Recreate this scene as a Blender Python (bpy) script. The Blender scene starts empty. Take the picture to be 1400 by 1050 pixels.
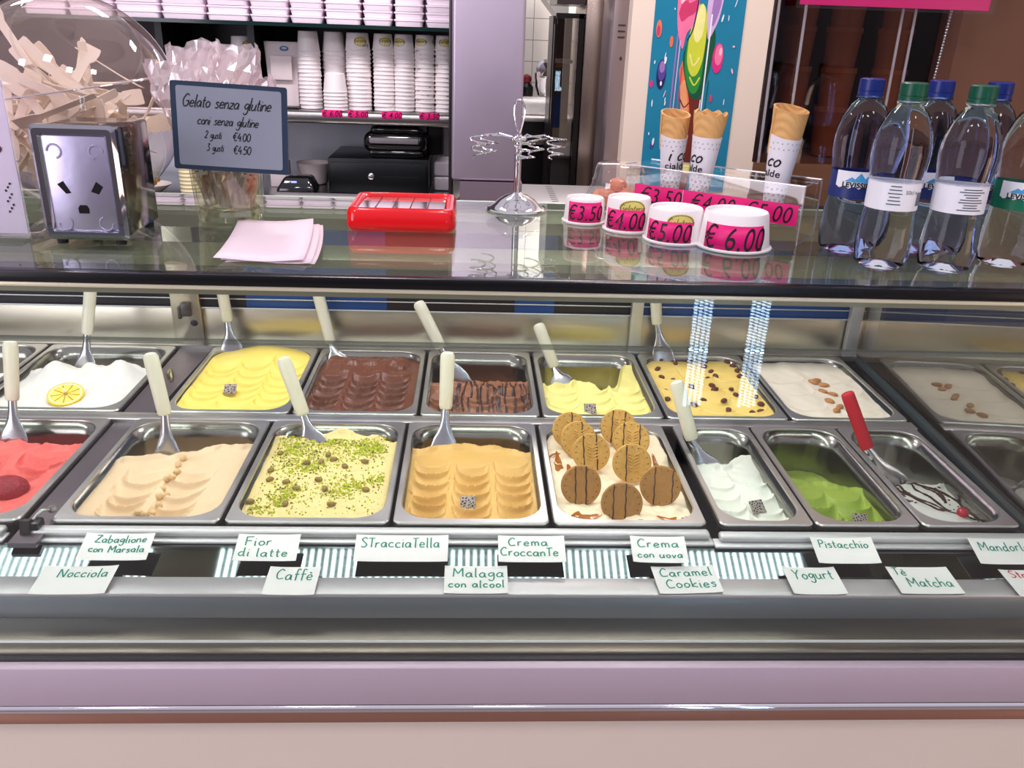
import bpy, bmesh, math, random
import numpy as np
from mathutils import Vector, Matrix
from math import sin, cos, pi, radians, sqrt

random.seed(7)
rng = np.random.RandomState(11)
SC = bpy.context.scene
COL = SC.collection

# ------------------------------------------------------------------ camera, world, lights
def rad_cam():
    f, pitch, yaw, roll = 1159.7, radians(22.7858), radians(3.0974), radians(2.0513)
    cp, sp, cy, sy = cos(pitch), sin(pitch), cos(yaw), sin(yaw)
    fwd = Vector((sy * cp, cy * cp, -sp)); r0 = Vector((cy, -sy, 0)); u0 = r0.cross(fwd)
    c, s = cos(roll), sin(roll)
    r = c * r0 + s * u0; u = -s * r0 + c * u0
    cam = bpy.data.cameras.new('camera'); ob = bpy.data.objects.new('camera', cam); COL.objects.link(ob)
    cam.sensor_width = 36; cam.lens = f / 1400 * 36; cam.clip_start = 0.02
    M = Matrix(((r.x, u.x, -fwd.x, 0), (r.y, u.y, -fwd.y, 0), (r.z, u.z, -fwd.z, 1.6), (0, 0, 0, 1)))
    ob.matrix_world = M
    SC.camera = ob
rad_cam()

W = bpy.data.worlds.new('world'); SC.world = W; W.use_nodes = True
_n = W.node_tree.nodes; _l = W.node_tree.links
_tc = _n.new('ShaderNodeTexCoord'); _sx = _n.new('ShaderNodeSeparateXYZ'); _rp = _n.new('ShaderNodeValToRGB'); _mr = _n.new('ShaderNodeMapRange')
_mr.inputs[1].default_value = -1; _mr.inputs[2].default_value = 1
_l.new(_tc.outputs['Generated'], _sx.inputs[0]); _l.new(_sx.outputs['Z'], _mr.inputs[0]); _l.new(_mr.outputs[0], _rp.inputs[0]); _l.new(_rp.outputs[0], _n['Background'].inputs[0])
_e = _rp.color_ramp.elements; _e[0].position = .36; _e[0].color = (.20, .15, .15, 1); _e[1].position = .95; _e[1].color = (.95, .90, 1.0, 1)
_k = _e.new(.52); _k.color = (.30, .26, .32, 1); _k = _e.new(.66); _k.color = (.72, .66, .80, 1)
_n['Background'].inputs[1].default_value = 0.62

def area(name, loc, target, size, energy, color):
    L = bpy.data.lights.new(name, 'AREA'); L.shape = 'RECTANGLE'; L.size, L.size_y = size; L.energy = energy; L.color = color
    o = bpy.data.objects.new(name, L); COL.objects.link(o); o.location = loc
    o.rotation_euler = (Vector(target) - Vector(loc)).to_track_quat('-Z', 'Y').to_euler()
for _x, _y in ((-1.3, -.1), (-.55, .1), (.15, -.25), (.9, .1)): area('shop_ceiling_spot', (_x, _y, 2.75), (_x * .6, 0.95, 1.0), (.2, .2), 3.6, (1, .93, .95))
for _x in (-1.4, -.4, .6): area('counter_ceiling_spot', (_x, 2.2, 2.7), (_x * .8, 2.7, 1.0), (.3, .3), 11, (1, .90, .93))
area('kitchen_fill', (0.7, 4.3, 2.6), (0.5, 4.6, 1.0), (1.0, 0.6), 34, (1, .95, .92))  # unseen lamp added to brighten the dark kitchen
area('entrance_daylight', (-2.7, -0.8, 1.5), (0, 1.0, 0.9), (1.4, 2.0), 34, (.93, .88, 1))
area('warm_side_fill', (2.7, -0.5, 0.9), (0.9, 0.9, 0.7), (0.8, 0.8), 9, (1, .68, .5))  # unseen fill added to warm the right end of the fascia

SC.view_settings.view_transform = 'Standard'; SC.view_settings.look = 'None'
SC.view_settings.gamma = 1; SC.view_settings.use_curve_mapping = False
SC.view_settings.exposure = 0.27
SC.cycles.transparent_max_bounces = 40
SC.cycles.max_bounces = 14
SC.cycles.transmission_bounces = 12
SC.cycles.caustics_reflective = False
SC.cycles.sample_clamp_indirect = 6

# ------------------------------------------------------------------ materials
def lin(c):
    return tuple(((v / 255) / 12.92 if v / 255 <= .04045 else ((v / 255 + .055) / 1.055) ** 2.4) for v in c) + (1,)
MATS = {}
def M(name, rgb, rough=.5, metal=0, var=.06, scale=30, bump=0, bscale=80, sss=0, spec=.5, coat=0, alpha=1, trans=0, ior=1.45, stretch=None, emis=0, rvar=0):
    if name in MATS: return MATS[name]
    m = bpy.data.materials.new(name); m.use_nodes = True; MATS[name] = m
    nt = m.node_tree; N = nt.nodes; L = nt.links; b = N['Principled BSDF']
    c = lin(rgb)
    tc = N.new('ShaderNodeTexCoord'); src = tc.outputs['Object']
    if stretch:
        mp = N.new('ShaderNodeMapping'); mp.inputs['Scale'].default_value = stretch; L.new(src, mp.inputs[0]); src = mp.outputs[0]
    nz = N.new('ShaderNodeTexNoise'); nz.inputs['Scale'].default_value = scale; nz.inputs['Detail'].default_value = 4; L.new(src, nz.inputs['Vector'])
    mx = N.new('ShaderNodeMix'); mx.data_type = 'RGBA'
    mx.inputs[6].default_value = tuple(max(0, v * (1 - var)) for v in c[:3]) + (1,)
    mx.inputs[7].default_value = tuple(min(1, v * (1 + var)) for v in c[:3]) + (1,)
    L.new(nz.outputs['Fac'], mx.inputs[0]); L.new(mx.outputs[2], b.inputs['Base Color'])
    b.inputs['Roughness'].default_value = rough; b.inputs['Metallic'].default_value = metal
    b.inputs['Specular IOR Level'].default_value = spec; b.inputs['IOR'].default_value = ior
    b.inputs['Coat Weight'].default_value = coat; b.inputs['Alpha'].default_value = alpha
    b.inputs['Transmission Weight'].default_value = trans
    if rvar:
        mr = N.new('ShaderNodeMapRange'); mr.inputs[3].default_value = rough - rvar; mr.inputs[4].default_value = rough + rvar
        L.new(nz.outputs['Fac'], mr.inputs[0]); L.new(mr.outputs[0], b.inputs['Roughness'])
    if sss:
        b.inputs['Subsurface Weight'].default_value = sss; b.inputs['Subsurface Radius'].default_value = (1, .8, .6); b.inputs['Subsurface Scale'].default_value = .006
    if emis:
        L.new(mx.outputs[2], b.inputs['Emission Color']); b.inputs['Emission Strength'].default_value = emis
    if bump:
        n2 = N.new('ShaderNodeTexNoise'); n2.inputs['Scale'].default_value = bscale; n2.inputs['Detail'].default_value = 5; L.new(src, n2.inputs['Vector'])
        bp = N.new('ShaderNodeBump'); bp.inputs['Strength'].default_value = bump; bp.inputs['Distance'].default_value = .003
        L.new(n2.outputs['Fac'], bp.inputs['Height']); L.new(bp.outputs[0], b.inputs['Normal'])
    return m
def thin_glass(name, tint=(1, 1, 1), f0=.04, refl=1.0, rough=0.0, hazy=0.0, bump=0, haze_rgb=(230, 220, 225)):
    """clear sheet: light passes straight through, the faces mirror more at a grazing angle"""
    if name in MATS: return MATS[name]
    m = bpy.data.materials.new(name); m.use_nodes = True; MATS[name] = m
    nt = m.node_tree; N = nt.nodes; L = nt.links; N.remove(N['Principled BSDF']); out = N['Material Output']
    lw = N.new('ShaderNodeLayerWeight'); lw.inputs[0].default_value = .5
    pw = N.new('ShaderNodeMath'); pw.operation = 'POWER'; pw.inputs[1].default_value = 5; L.new(lw.outputs['Facing'], pw.inputs[0])
    ma = N.new('ShaderNodeMath'); ma.operation = 'MULTIPLY_ADD'; ma.inputs[1].default_value = (1 - f0) * refl; ma.inputs[2].default_value = f0
    L.new(pw.outputs[0], ma.inputs[0])
    tr = N.new('ShaderNodeBsdfTransparent'); tr.inputs[0].default_value = tint + (1,)
    gl = N.new('ShaderNodeBsdfGlossy'); gl.inputs['Roughness'].default_value = rough; gl.inputs['Color'].default_value = (1, 1, 1, 1)
    base = tr.outputs[0]
    if hazy:
        df = N.new('ShaderNodeBsdfDiffuse'); df.inputs[0].default_value = lin(haze_rgb)
        h = N.new('ShaderNodeMixShader'); h.inputs[0].default_value = hazy; L.new(tr.outputs[0], h.inputs[1]); L.new(df.outputs[0], h.inputs[2]); base = h.outputs[0]
    if bump:
        n2 = N.new('ShaderNodeTexNoise'); n2.inputs['Scale'].default_value = bump; bp = N.new('ShaderNodeBump'); bp.inputs['Strength'].default_value = .8; bp.inputs['Distance'].default_value = .004
        tc = N.new('ShaderNodeTexCoord'); L.new(tc.outputs['Object'], n2.inputs['Vector'])
        L.new(n2.outputs['Fac'], bp.inputs['Height']); L.new(bp.outputs[0], gl.inputs['Normal'])
    mx = N.new('ShaderNodeMixShader'); L.new(ma.outputs[0], mx.inputs[0]); L.new(base, mx.inputs[1]); L.new(gl.outputs[0], mx.inputs[2])
    L.new(mx.outputs[0], out.inputs[0])
    return m
def emit(name, rgb, s):
    m = bpy.data.materials.new(name); m.use_nodes = True; b = m.node_tree.nodes['Principled BSDF']
    b.inputs['Base Color'].default_value = (.8, .8, .8, 1); b.inputs['Emission Color'].default_value = lin(rgb); b.inputs['Emission Strength'].default_value = s
    return m

STEEL = M('brushed steel', (176, 174, 172), .3, 1, .08, 12, stretch=(1, 40, 40), rvar=.05)
PANSHADE = M('shaded pan steel', (150, 150, 142), .2, 1, .12, 9, rvar=.06)  # same steel as the rim, shade of the pan inside put into its colour
PANSTEEL = M('pan steel', (206, 206, 202), .36, 1, .08, 9, rvar=.08)
DSTEEL = M('dark steel', (92, 88, 86), .38, 1, .15, 10, stretch=(1, 30, 30))
MIRRORSTEEL = M('polished steel', (112, 124, 130), .05, 1, .04, 10, stretch=(1, 30, 30), rvar=.02)
CHROME = M('chrome', (225, 222, 226), .07, 1, .03, 20)
ALU = M('satin aluminium', (206, 208, 206), .46, .6, .05, 14, stretch=(1, 30, 30))
BLACK = M('black plastic', (14, 14, 16), .28, 0, .2, 40)
RUBBER = M('black rubber', (16, 18, 20), .5, 0, .2, 40)
WHITEP = M('white paper', (238, 230, 232), .6, 0, .02, 25, bump=.08)
CREAMP = M('ivory plastic', (234, 231, 206), .32, 0, .04, 18, coat=.15)
PINK = M('magenta label', (236, 10, 122), .42, 0, .03, 20)
INKBLACK = M('black ink', (18, 16, 20), .5, 0, .1, 20)
INKGREEN = M('green felt pen', (20, 140, 116), .6, 0, .15, 60)
INKRED = M('red felt pen', (215, 40, 60), .6, 0, .15, 60)
CLEAR = thin_glass('clear glass', (.985, .995, .985), .04)
SHELFG = thin_glass('shelf glass', (.90, .95, .90), .05, hazy=.05, haze_rgb=(190, 205, 180))
ACRYL = thin_glass('clear acrylic', (.97, .97, .97), .05)
ACRYLEDGE = thin_glass('acrylic edge', (.9, .9, .88), .25, hazy=.45)
CHOC = M('dark chocolate', (58, 30, 20), .35, 0, .2, 60)

# ------------------------------------------------------------------ mesh builder
class MB:
    def __init__(s): s.v = []; s.f = []; s.m = []
    def add(s, v, f, mi=0):
        b = len(s.v); s.v += [tuple(p) for p in v]; s.f += [tuple(i + b for i in q) for q in f]; s.m += [mi] * len(f); return s
    def box(s, x0, x1, y0, y1, z0, z1, mi=0):
        v = [(x, y, z) for z in (z0, z1) for y in (y0, y1) for x in (x0, x1)]
        return s.add(v, [(0, 2, 3, 1), (4, 5, 7, 6), (0, 1, 5, 4), (2, 6, 7, 3), (0, 4, 6, 2), (1, 3, 7, 5)], mi)
    def bbox(s, x0, x1, y0, y1, z0, z1, r=.002, seg=2, mi=0, mat=None):
        bm = bmesh.new(); bmesh.ops.create_cube(bm, size=1)
        for q in bm.verts: q.co = Vector(((x0 + x1) / 2 + q.co.x * (x1 - x0), (y0 + y1) / 2 + q.co.y * (y1 - y0), (z0 + z1) / 2 + q.co.z * (z1 - z0)))
        bmesh.ops.bevel(bm, geom=list(bm.edges), offset=r, segments=seg, profile=.5, affect='EDGES')
        bm.verts.index_update()
        v = [q.co.copy() for q in bm.verts]
        if mat is not None: v = [mat @ q for q in v]
        s.add(v, [[q.index for q in f.verts] for f in bm.faces], mi); bm.free(); return s
    def loft(s, loops, cap0=False, cap1=False, closed=True, mi=0):
        n = len(loops[0]); v = [p for l in loops for p in l]; f = []
        for k in range(len(loops) - 1):
            for i in range(n if closed else n - 1):
                j = (i + 1) % n; f.append((k * n + i, k * n + j, (k + 1) * n + j, (k + 1) * n + i))
        if cap0: f.append(tuple(reversed(range(n))))
        if cap1: f.append(tuple(range((len(loops) - 1) * n, len(loops) * n)))
        return s.add(v, f, mi)
    def lathe(s, prof, c=(0, 0, 0), n=32, cap0=False, cap1=False, mi=0, rf=None):
        loops = []
        for r, z in prof:
            loops.append([(c[0] + (r * (rf(a, z) if rf else 1)) * cos(a), c[1] + (r * (rf(a, z) if rf else 1)) * sin(a), c[2] + z) for a in (2 * pi * i / n for i in range(n))])
        return s.loft(loops, cap0, cap1, True, mi)
    def tube(s, pts, r, n=10, caps=True, mi=0, flat=1.0, up=None, closed=False):
        P = [Vector(p) for p in pts]; k = len(P); loops = []
        rr = r if isinstance(r, (list, tuple)) else [r] * k
        prev = None
        for i in range(k):
            if closed: t = (P[(i + 1) % k] - P[i - 1])
            else: t = (P[min(i + 1, k - 1)] - P[max(i - 1, 0)])
            t.normalize()
            if prev is None:
                ref = Vector(up) if up else (Vector((0, 0, 1)) if abs(t.z) < .9 else Vector((1, 0, 0)))
                a = (ref - t * ref.dot(t)).normalized()
            else: a = (prev - t * prev.dot(t)).normalized()
            prev = a; b = t.cross(a)
            fl = flat[i] if isinstance(flat, (list, tuple)) else flat
            loops.append([P[i] + (a * cos(q) * fl + b * sin(q)) * rr[i] for q in (2 * pi * j / n for j in range(n))])
        if closed: loops.append(loops[0]); caps = False
        return s.loft(loops, caps, caps, True, mi)
    def ellipsoid(s, c, r, n=14, m=8, rot=None, mi=0, fn=None):
        loops = []
        for j in range(m + 1):
            th = pi * j / m; th = max(.02, min(pi - .02, th))
            lp = []
            for i in range(n):
                a = 2 * pi * i / n; p = Vector((r[0] * sin(th) * cos(a), r[1] * sin(th) * sin(a), r[2] * cos(th)))
                if fn: p = fn(p)
                if rot is not None: p = rot @ p
                lp.append(p + Vector(c))
            loops.append(lp)
        return s.loft(loops[::-1], True, True, True, mi)
    def prism(s, poly, fn, h0, h1, mi=0):
        """polygon in 2D lifted through fn(u, v, h)"""
        n = len(poly); v = [fn(u, w, h0) for u, w in poly] + [fn(u, w, h1) for u, w in poly]
        return s.add(v, [tuple(reversed(range(n))), tuple(range(n, 2 * n))] + [(i, (i + 1) % n, n + (i + 1) % n, n + i) for i in range(n)], mi)
    def map2(s, vf, fn, mi=0):
        return s.add([fn(u, w, 0) for u, w in vf[0]], vf[1], mi)

NOPARENT_SMOOTH = radians(35)
def obj(name, mb, mat, parent=None, smooth=True, label=None, solid=0, angle=None):
    me = bpy.data.meshes.new(name); me.from_pydata([tuple(p) for p in mb.v], [], mb.f)
    for m_ in (mat if isinstance(mat, (list, tuple)) else [mat]): me.materials.append(m_)
    me.polygons.foreach_set('material_index', mb.m)
    me.update()
    bm = bmesh.new(); bm.from_mesh(me); bmesh.ops.recalc_face_normals(bm, faces=bm.faces); bm.to_mesh(me); bm.free()
    if smooth:
        me.polygons.foreach_set('use_smooth', [True] * len(me.polygons))
        try: me.set_sharp_from_angle(angle=angle or NOPARENT_SMOOTH)
        except Exception: pass
    o = bpy.data.objects.new(name, me); COL.objects.link(o)
    if parent is not None:
        o.parent = parent
        if parent.type == 'EMPTY': o.location = -parent.location
    if solid:
        md = o.modifiers.new('thickness', 'SOLIDIFY'); md.thickness = solid; md.offset = 0
    if label: o['label'] = label
    return o
def tag(o, label, cat, group=None):
    o['label'] = label; o['category'] = cat
    if group: o['group'] = group
    return o
def thing(name, label, cat, loc=(0, 0, 0), group=None):
    o = bpy.data.objects.new(name, None); COL.objects.link(o); o.location = loc; o.empty_display_size = .02
    return tag(o, label, cat, group)
def struct(name, mb, mat, **k):
    o = obj(name, mb, mat, **k); o['kind'] = 'structure'; return o
def dup(root, loc, rot=None, label=None, group=None, scale=None):
    r = root.copy(); COL.objects.link(r); r.location = loc
    if rot is not None: r.rotation_euler = rot
    if scale is not None: r.scale = scale
    if label: r['label'] = label
    if group: r['group'] = group
    for ch in list(root.children):
        c = ch.copy(); COL.objects.link(c); c.parent = r
        for g in list(ch.children):
            d = g.copy(); COL.objects.link(d); d.parent = c
    return r
ORD = ['topmost', 'second', 'third', 'fourth', 'fifth', 'sixth', 'seventh', 'eighth', 'ninth', 'tenth', 'eleventh', 'twelfth', 'thirteenth', 'fourteenth', 'fifteenth', 'sixteenth', 'seventeenth', 'eighteenth', 'nineteenth']
NTH = ['first'] + ORD[1:]

# ------------------------------------------------------------------ lettering
_dg_tmp = []
def font_text(body, size, shear=0, bold=0, align='CENTER', ysc=1.):
    cu = bpy.data.curves.new('lettering', 'FONT'); cu.body = body; cu.size = size; cu.shear = shear; cu.offset = bold; cu.align_x = align; cu.align_y = 'CENTER'; cu.resolution_u = 4; cu.space_character = 1.06
    o = bpy.data.objects.new('lettering', cu); COL.objects.link(o)
    dg = bpy.context.evaluated_depsgraph_get(); dg.update()
    me = bpy.data.meshes.new_from_object(o.evaluated_get(dg), depsgraph=dg)
    ys = [v.co.y for v in me.vertices]; ym = (max(ys) + min(ys)) / 2
    vf = ([(v.co.x, (v.co.y - ym) * ysc) for v in me.vertices], [tuple(p.vertices) for p in me.polygons])
    bpy.data.objects.remove(o); bpy.data.meshes.remove(me); bpy.data.curves.remove(cu)
    return vf
G = {
 'a': (.5, [[(.38, .42), (.22, .5), (.05, .3), (.12, .05), (.3, .1), (.38, .45), (.38, .1), (.46, 0)]]),
 'b': (.46, [[(.06, 1), (.06, .05), (.25, 0), (.38, .22), (.28, .45), (.08, .35)]]),
 'c': (.44, [[(.36, .42), (.2, .5), (.05, .28), (.15, .03), (.38, .08)]]),
 'd': (.5, [[(.36, .4), (.2, .5), (.05, .25), (.16, .02), (.36, .2)], [(.37, 1), (.37, .1), (.45, 0)]]),
 'e': (.46, [[(.06, .25), (.34, .3), (.3, .46), (.16, .5), (.05, .25), (.15, .02), (.38, .08)]]),
 'f': (.36, [[(.35, .92), (.22, 1), (.15, .8), (.15, -.1)], [(.02, .5), (.33, .5)]]),
 'g': (.46, [[(.37, .42), (.2, .5), (.05, .28), (.18, .08), (.36, .3), (.38, .45), (.36, -.2), (.2, -.38), (.04, -.25)]]),
 'h': (.46, [[(.06, 1), (.06, 0)], [(.06, .3), (.22, .5), (.36, .38), (.37, 0)]]),
 'i': (.2, [[(.08, .5), (.08, .05), (.14, 0)], [(.08, .7), (.1, .76)]]),
 'k': (.44, [[(.06, 1), (.06, 0)], [(.36, .5), (.08, .22), (.38, 0)]]),
 'l': (.22, [[(.08, 1), (.08, .08), (.16, 0)]]),
 'm': (.6, [[(.05, .5), (.05, 0)], [(.05, .35), (.17, .5), (.26, .35), (.27, 0)], [(.27, .35), (.4, .5), (.49, .35), (.5, 0)]]),
 'n': (.45, [[(.05, .5), (.05, 0)], [(.05, .33), (.2, .5), (.33, .38), (.35, 0)]]),
 'o': (.44, [[(.2, .5), (.05, .28), (.15, .02), (.33, .1), (.36, .35), (.2, .5)]]),
 'p': (.46, [[(.06, .5), (.06, -.4)], [(.06, .38), (.24, .5), (.37, .28), (.24, .02), (.08, .1)]]),
 'r': (.36, [[(.05, .5), (.05, 0)], [(.05, .3), (.16, .48), (.3, .46)]]),
 's': (.4, [[(.32, .42), (.18, .5), (.08, .38), (.28, .2), (.2, .02), (.04, .06)]]),
 't': (.34, [[(.14, .85), (.14, .1), (.26, .02)], [(.02, .55), (.28, .55)]]),
 'T': (.44, [[(.22, .95), (.2, 0)], [(.0, .92), (.44, .97)]]),
 'u': (.48, [[(.05, .5), (.06, .1), (.2, 0), (.34, .2), (.36, .5)], [(.36, .5), (.36, .08), (.43, 0)]]),
 'v': (.4, [[(.04, .5), (.17, .02)], [(.17, .02), (.34, .5)]]),
 'z': (.44, [[(.05, .48), (.36, .48)], [(.36, .48), (.05, .02)], [(.05, .02), (.38, .02)]]),
 'Z': (.56, [[(.05, .95), (.48, .98)], [(.48, .98), (.04, .03)], [(.04, .03), (.52, 0)], [(.15, .5), (.38, .52)]]),
 'M': (.72, [[(.05, 0), (.08, .95)], [(.08, .95), (.33, .35)], [(.33, .35), (.6, .97)], [(.6, .97), (.62, 0)]]),
 'N': (.64, [[(.05, 0), (.08, .95)], [(.08, .95), (.48, .03)], [(.48, .03), (.54, .97)]]),
 'F': (.5, [[(.08, .97), (.06, 0)], [(.08, .95), (.48, .98)], [(.07, .52), (.38, .54)]]),
 'S': (.52, [[(.44, .88), (.26, .98), (.08, .78), (.26, .52), (.42, .26), (.24, 0), (.04, .1)]]),
 'C': (.56, [[(.48, .82), (.28, .97), (.06, .55), (.16, .06), (.5, .12)]]),
 'P': (.5, [[(.08, .97), (.07, 0)], [(.08, .95), (.36, .95), (.44, .7), (.3, .5), (.08, .48)]]),
 'Y': (.54, [[(.04, .97), (.25, .5)], [(.5, .97), (.25, .5), (.2, 0)]]),
 'G': (.66, [[(.5, .85), (.3, 1), (.07, .55), (.22, .02), (.5, .12), (.52, .45)], [(.32, .44), (.58, .46)]]),
 '0': (.52, [[(.26, .95), (.07, .6), (.12, .15), (.28, .02), (.44, .3), (.42, .75), (.26, .95)]]),
 '2': (.5, [[(.08, .75), (.25, .95), (.42, .75), (.3, .4), (.06, .03)], [(.06, .03), (.46, .04)]]),
 '3': (.5, [[(.08, .9), (.4, .93)], [(.4, .93), (.2, .58), (.42, .4), (.36, .08), (.06, .05)]]),
 '4': (.5, [[(.28, .95), (.05, .35)], [(.05, .35), (.46, .36)], [(.36, .6), (.34, 0)]]),
 '5': (.5, [[(.44, .95), (.14, .93)], [(.14, .93), (.1, .55), (.36, .55), (.42, .2), (.2, .0), (.05, .08)]]),
 '.': (.2, [[(.07, .02), (.1, .05)]]),
 '€': (.58, [[(.52, .85), (.32, .97), (.12, .5), (.3, .03), (.52, .12)], [(.02, .6), (.4, .6)], [(.02, .4), (.38, .4)]]),
}
def catmull(p, k=5):
    if len(p) < 3: return p
    q = [p[0]] + list(p) + [p[-1]]; out = []
    for i in range(1, len(q) - 2):
        a, b, c, d = [np.array(x, float) for x in q[i - 1:i + 3]]
        for t in np.linspace(0, 1, k, endpoint=False):
            out.append(tuple(.5 * ((2 * b) + (c - a) * t + (2 * a - 5 * b + 4 * c - d) * t * t + (3 * b - a - 3 * c + d) * t ** 3)))
    out.append(tuple(p[-1])); return out
def ribbon(pts, w):
    P = [np.array(p, float) for p in pts]; v = []; f = []
    for i, p in enumerate(P):
        t = P[min(i + 1, len(P) - 1)] - P[max(i - 1, 0)]; n = np.array([-t[1], t[0]]); n = n / (np.linalg.norm(n) + 1e-9) * w / 2
        v += [tuple(p + n), tuple(p - n)]
    for i in range(len(P) - 1): f.append((2 * i, 2 * i + 1, 2 * i + 3, 2 * i + 2))
    return v, f
def pen_text(txt, h, pen, slant=0., jit=.02, track=.06, align='L', wide=1.15):
    r = random.Random(txt); V = []; F = []; x = 0
    for ch in txt:
        if ch == ' ': x += .4; continue
        acc = None; base = ch
        if ch in 'èé': base = 'e'; acc = [(.3, .62), (.16, .78)] if ch == 'è' else [(.14, .62), (.28, .78)]
        w, st = G[base]
        st = st + ([acc] if acc else [])
        dy = r.uniform(-jit, jit) * 2
        for s_ in st:
            pts = [((x + px * wide + r.uniform(-jit, jit) * .6 + py * slant) * h, (py + dy + r.uniform(-jit, jit) * .6) * h) for px, py in s_]
            v, f = ribbon(catmull(pts), pen); b = len(V); V += v; F += [tuple(i + b for i in q) for q in f]
        x += w * wide + track
    wd = x * h
    if align == 'C': V = [(a - wd / 2, b) for a, b in V]
    return (V, F), wd
def shift(vf, dx, dy, s=1): return ([(a * s + dx, b * s + dy) for a, b in vf[0]], vf[1])
def join(*vfs):
    V = []; F = []
    for v, f in vfs:
        b = len(V); V += v; F += [tuple(i + b for i in q) for q in f]
    return V, F
def flat(o, ex, ey, off=.0004):
    o = Vector(o); ex = Vector(ex).normalized(); ey = Vector(ey).normalized(); n = ex.cross(ey)
    return lambda u, v, h=0: o + ex * u + ey * v + n * (off + h)
def wrapf(c, rfun, a0, off=.0006):
    """wrap (u, v) round a cup axis at c, angle a0 faces outward; u runs to the right seen from outside"""
    def fn(u, v, h=0):
        r = rfun(v) + off + h; a = a0 + u / rfun(v)
        return Vector((c[0] + r * cos(a), c[1] + r * sin(a), c[2] + v))
    return fn
def gridpatch(u0, u1, v0, v1, nu=12, nv=3):
    v = [(u0 + (u1 - u0) * i / nu, v0 + (v1 - v0) * j / nv) for j in range(nv + 1) for i in range(nu + 1)]
    f = [(j * (nu + 1) + i, j * (nu + 1) + i + 1, (j + 1) * (nu + 1) + i + 1, (j + 1) * (nu + 1) + i) for j in range(nv) for i in range(nu)]
    return v, f
def ovalpatch(cu, cv, a, b, k0=0., k1=1., n=24):
    v = []; f = []
    for k in (k0, (k0 + k1) / 2, k1):
        v += [(cu + a * k * cos(2 * pi * i / n), cv + b * k * sin(2 * pi * i / n)) for i in range(n)]
    for j in range(2):
        for i in range(n): f.append((j * n + i, j * n + (i + 1) % n, (j + 1) * n + (i + 1) % n, (j + 1) * n + i))
    if k0 == 0: f = [q for q in f]
    return v, f
def rr(x0, x1, y0, y1, r, z, n=7):
    out = []
    for cx, cy, a0 in ((x1 - r, y0 + r, -pi / 2), (x1 - r, y1 - r, 0), (x0 + r, y1 - r, pi / 2), (x0 + r, y0 + r, pi)):
        for i in range(n + 1):
            a = a0 + (pi / 2) * i / n; out.append((cx + r * cos(a), cy + r * sin(a), z))
    return out

# ------------------------------------------------------------------ the room
struct('floor', MB().box(-4, 4, -3, 6.2, -.05, 0), M('floor tile', (150, 140, 134), .4, var=.1, scale=3))
struct('wall_back', MB().box(-4, -.02, 3.72, 3.8, 0, 3.0), M('back wall paint', (58, 50, 52), .6, var=.1, scale=4))
WALLC = M('cream wall', (232, 214, 196), .6, var=.03, scale=5)
struct('wall_right', MB().box(.50, 3.0, 2.93, 3.0, 0, 3.0), WALLC)
def tilemat():
    m = M('white kitchen tile', (226, 220, 214), .25, var=.02, scale=6)
    nt = m.node_tree; b = nt.nodes['Principled BSDF']; br = nt.nodes.new('ShaderNodeTexBrick'); tc = nt.nodes.new('ShaderNodeTexCoord'); mp = nt.nodes.new('ShaderNodeMapping')
    mp.inputs['Rotation'].default_value = (pi / 2, 0, 0)
    br.offset = 0; br.inputs['Scale'].default_value = 1; br.inputs['Brick Width'].default_value = .16; br.inputs['Row Height'].default_value = .11; br.inputs['Mortar Size'].default_value = .0022
    br.inputs['Color1'].default_value = lin((228, 222, 216)); br.inputs['Color2'].default_value = lin((222, 216, 212)); br.inputs['Mortar'].default_value = lin((150, 146, 142))
    nt.links.new(tc.outputs['Object'], mp.inputs[0]); nt.links.new(mp.outputs[0], br.inputs[0]); nt.links.new(br.outputs[0], b.inputs['Base Color'])
    return m
struct('wall_kitchen', MB().box(-.6, 1.6, 5.02, 5.1, 0, 3.0), tilemat())
struct('trim_1', MB().prism([(.30, 1.78), (.46, 1.60), (.46, 1.95), (.30, 1.95)], lambda u, v, h: (u, 4.55 + h, v), 0, .3), M('white hood soffit', (240, 236, 232), .5))

# ------------------------------------------------------------------ the display case
XL, XR = -1.5, 1.75
S = 1.34                                                   # top of the glass shelf
case = thing('display_case', 'long steel and glass gelato display case with trays of gelato', 'display case', (0, 1.4, 0))
LAV = M('lavender grey enamel', (192, 174, 188), .45, .3, .03, 10)
PANEL = M('cream laminate', (224, 208, 194), .45, 0, .03, 5)
obj('plinth_panel', MB().box(XL, XR, .915, .935, .02, .722).box(XL, XR, .935, 1.98, .02, .60), PANEL, case)
obj('copper_band', MB().bbox(XL, XR, .903, .92, .7105, .729, .001), M('coppery chrome band', (196, 150, 134), .2, 1, .08, 3, stretch=(1.2, 1, 1)), case)
obj('chrome_bead', MB().lathe([(.0065, XL), (.0065, XR)], n=16, cap0=True, cap1=True), CHROME, case)
b = bpy.data.objects['chrome_bead']; b.rotation_euler = (0, pi / 2, 0); b.location = Vector((0, .9055, .735)) - case.location
obj('front_fascia', MB().bbox(XL, XR, .903, .918, .7415, .805, .0022), LAV, case)
obj('fascia_back', MB().box(XL, XR, .918, .945, .70, .797), DSTEEL, case)
obj('glass_seal', MB().bbox(XL, XR, .914, .931, .797, .8035, .001), RUBBER, case)
obj('front_channel', MB().bbox(XL, XR, .932, .9545, .780, .8065, .002).bbox(XL, XR, .9545, 1.0105, .780, .803, .001), M('bronzed steel channel', (122, 114, 104), .3, 1, .1, 8, stretch=(1, 30, 30)), case)
obj('channel_lip', MB().tube([(XL, .9545, .8065), (XR, .9545, .8065)], .0028), ALU, case)
BAND = M('blue grey steel band', (140, 152, 158), .36, .75, .04, 8, stretch=(1, 30, 30))
obj('inner_band', MB().bbox(XL, XR, 1.0105, 1.03, .78, .8395, .001), BAND, case)
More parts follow.
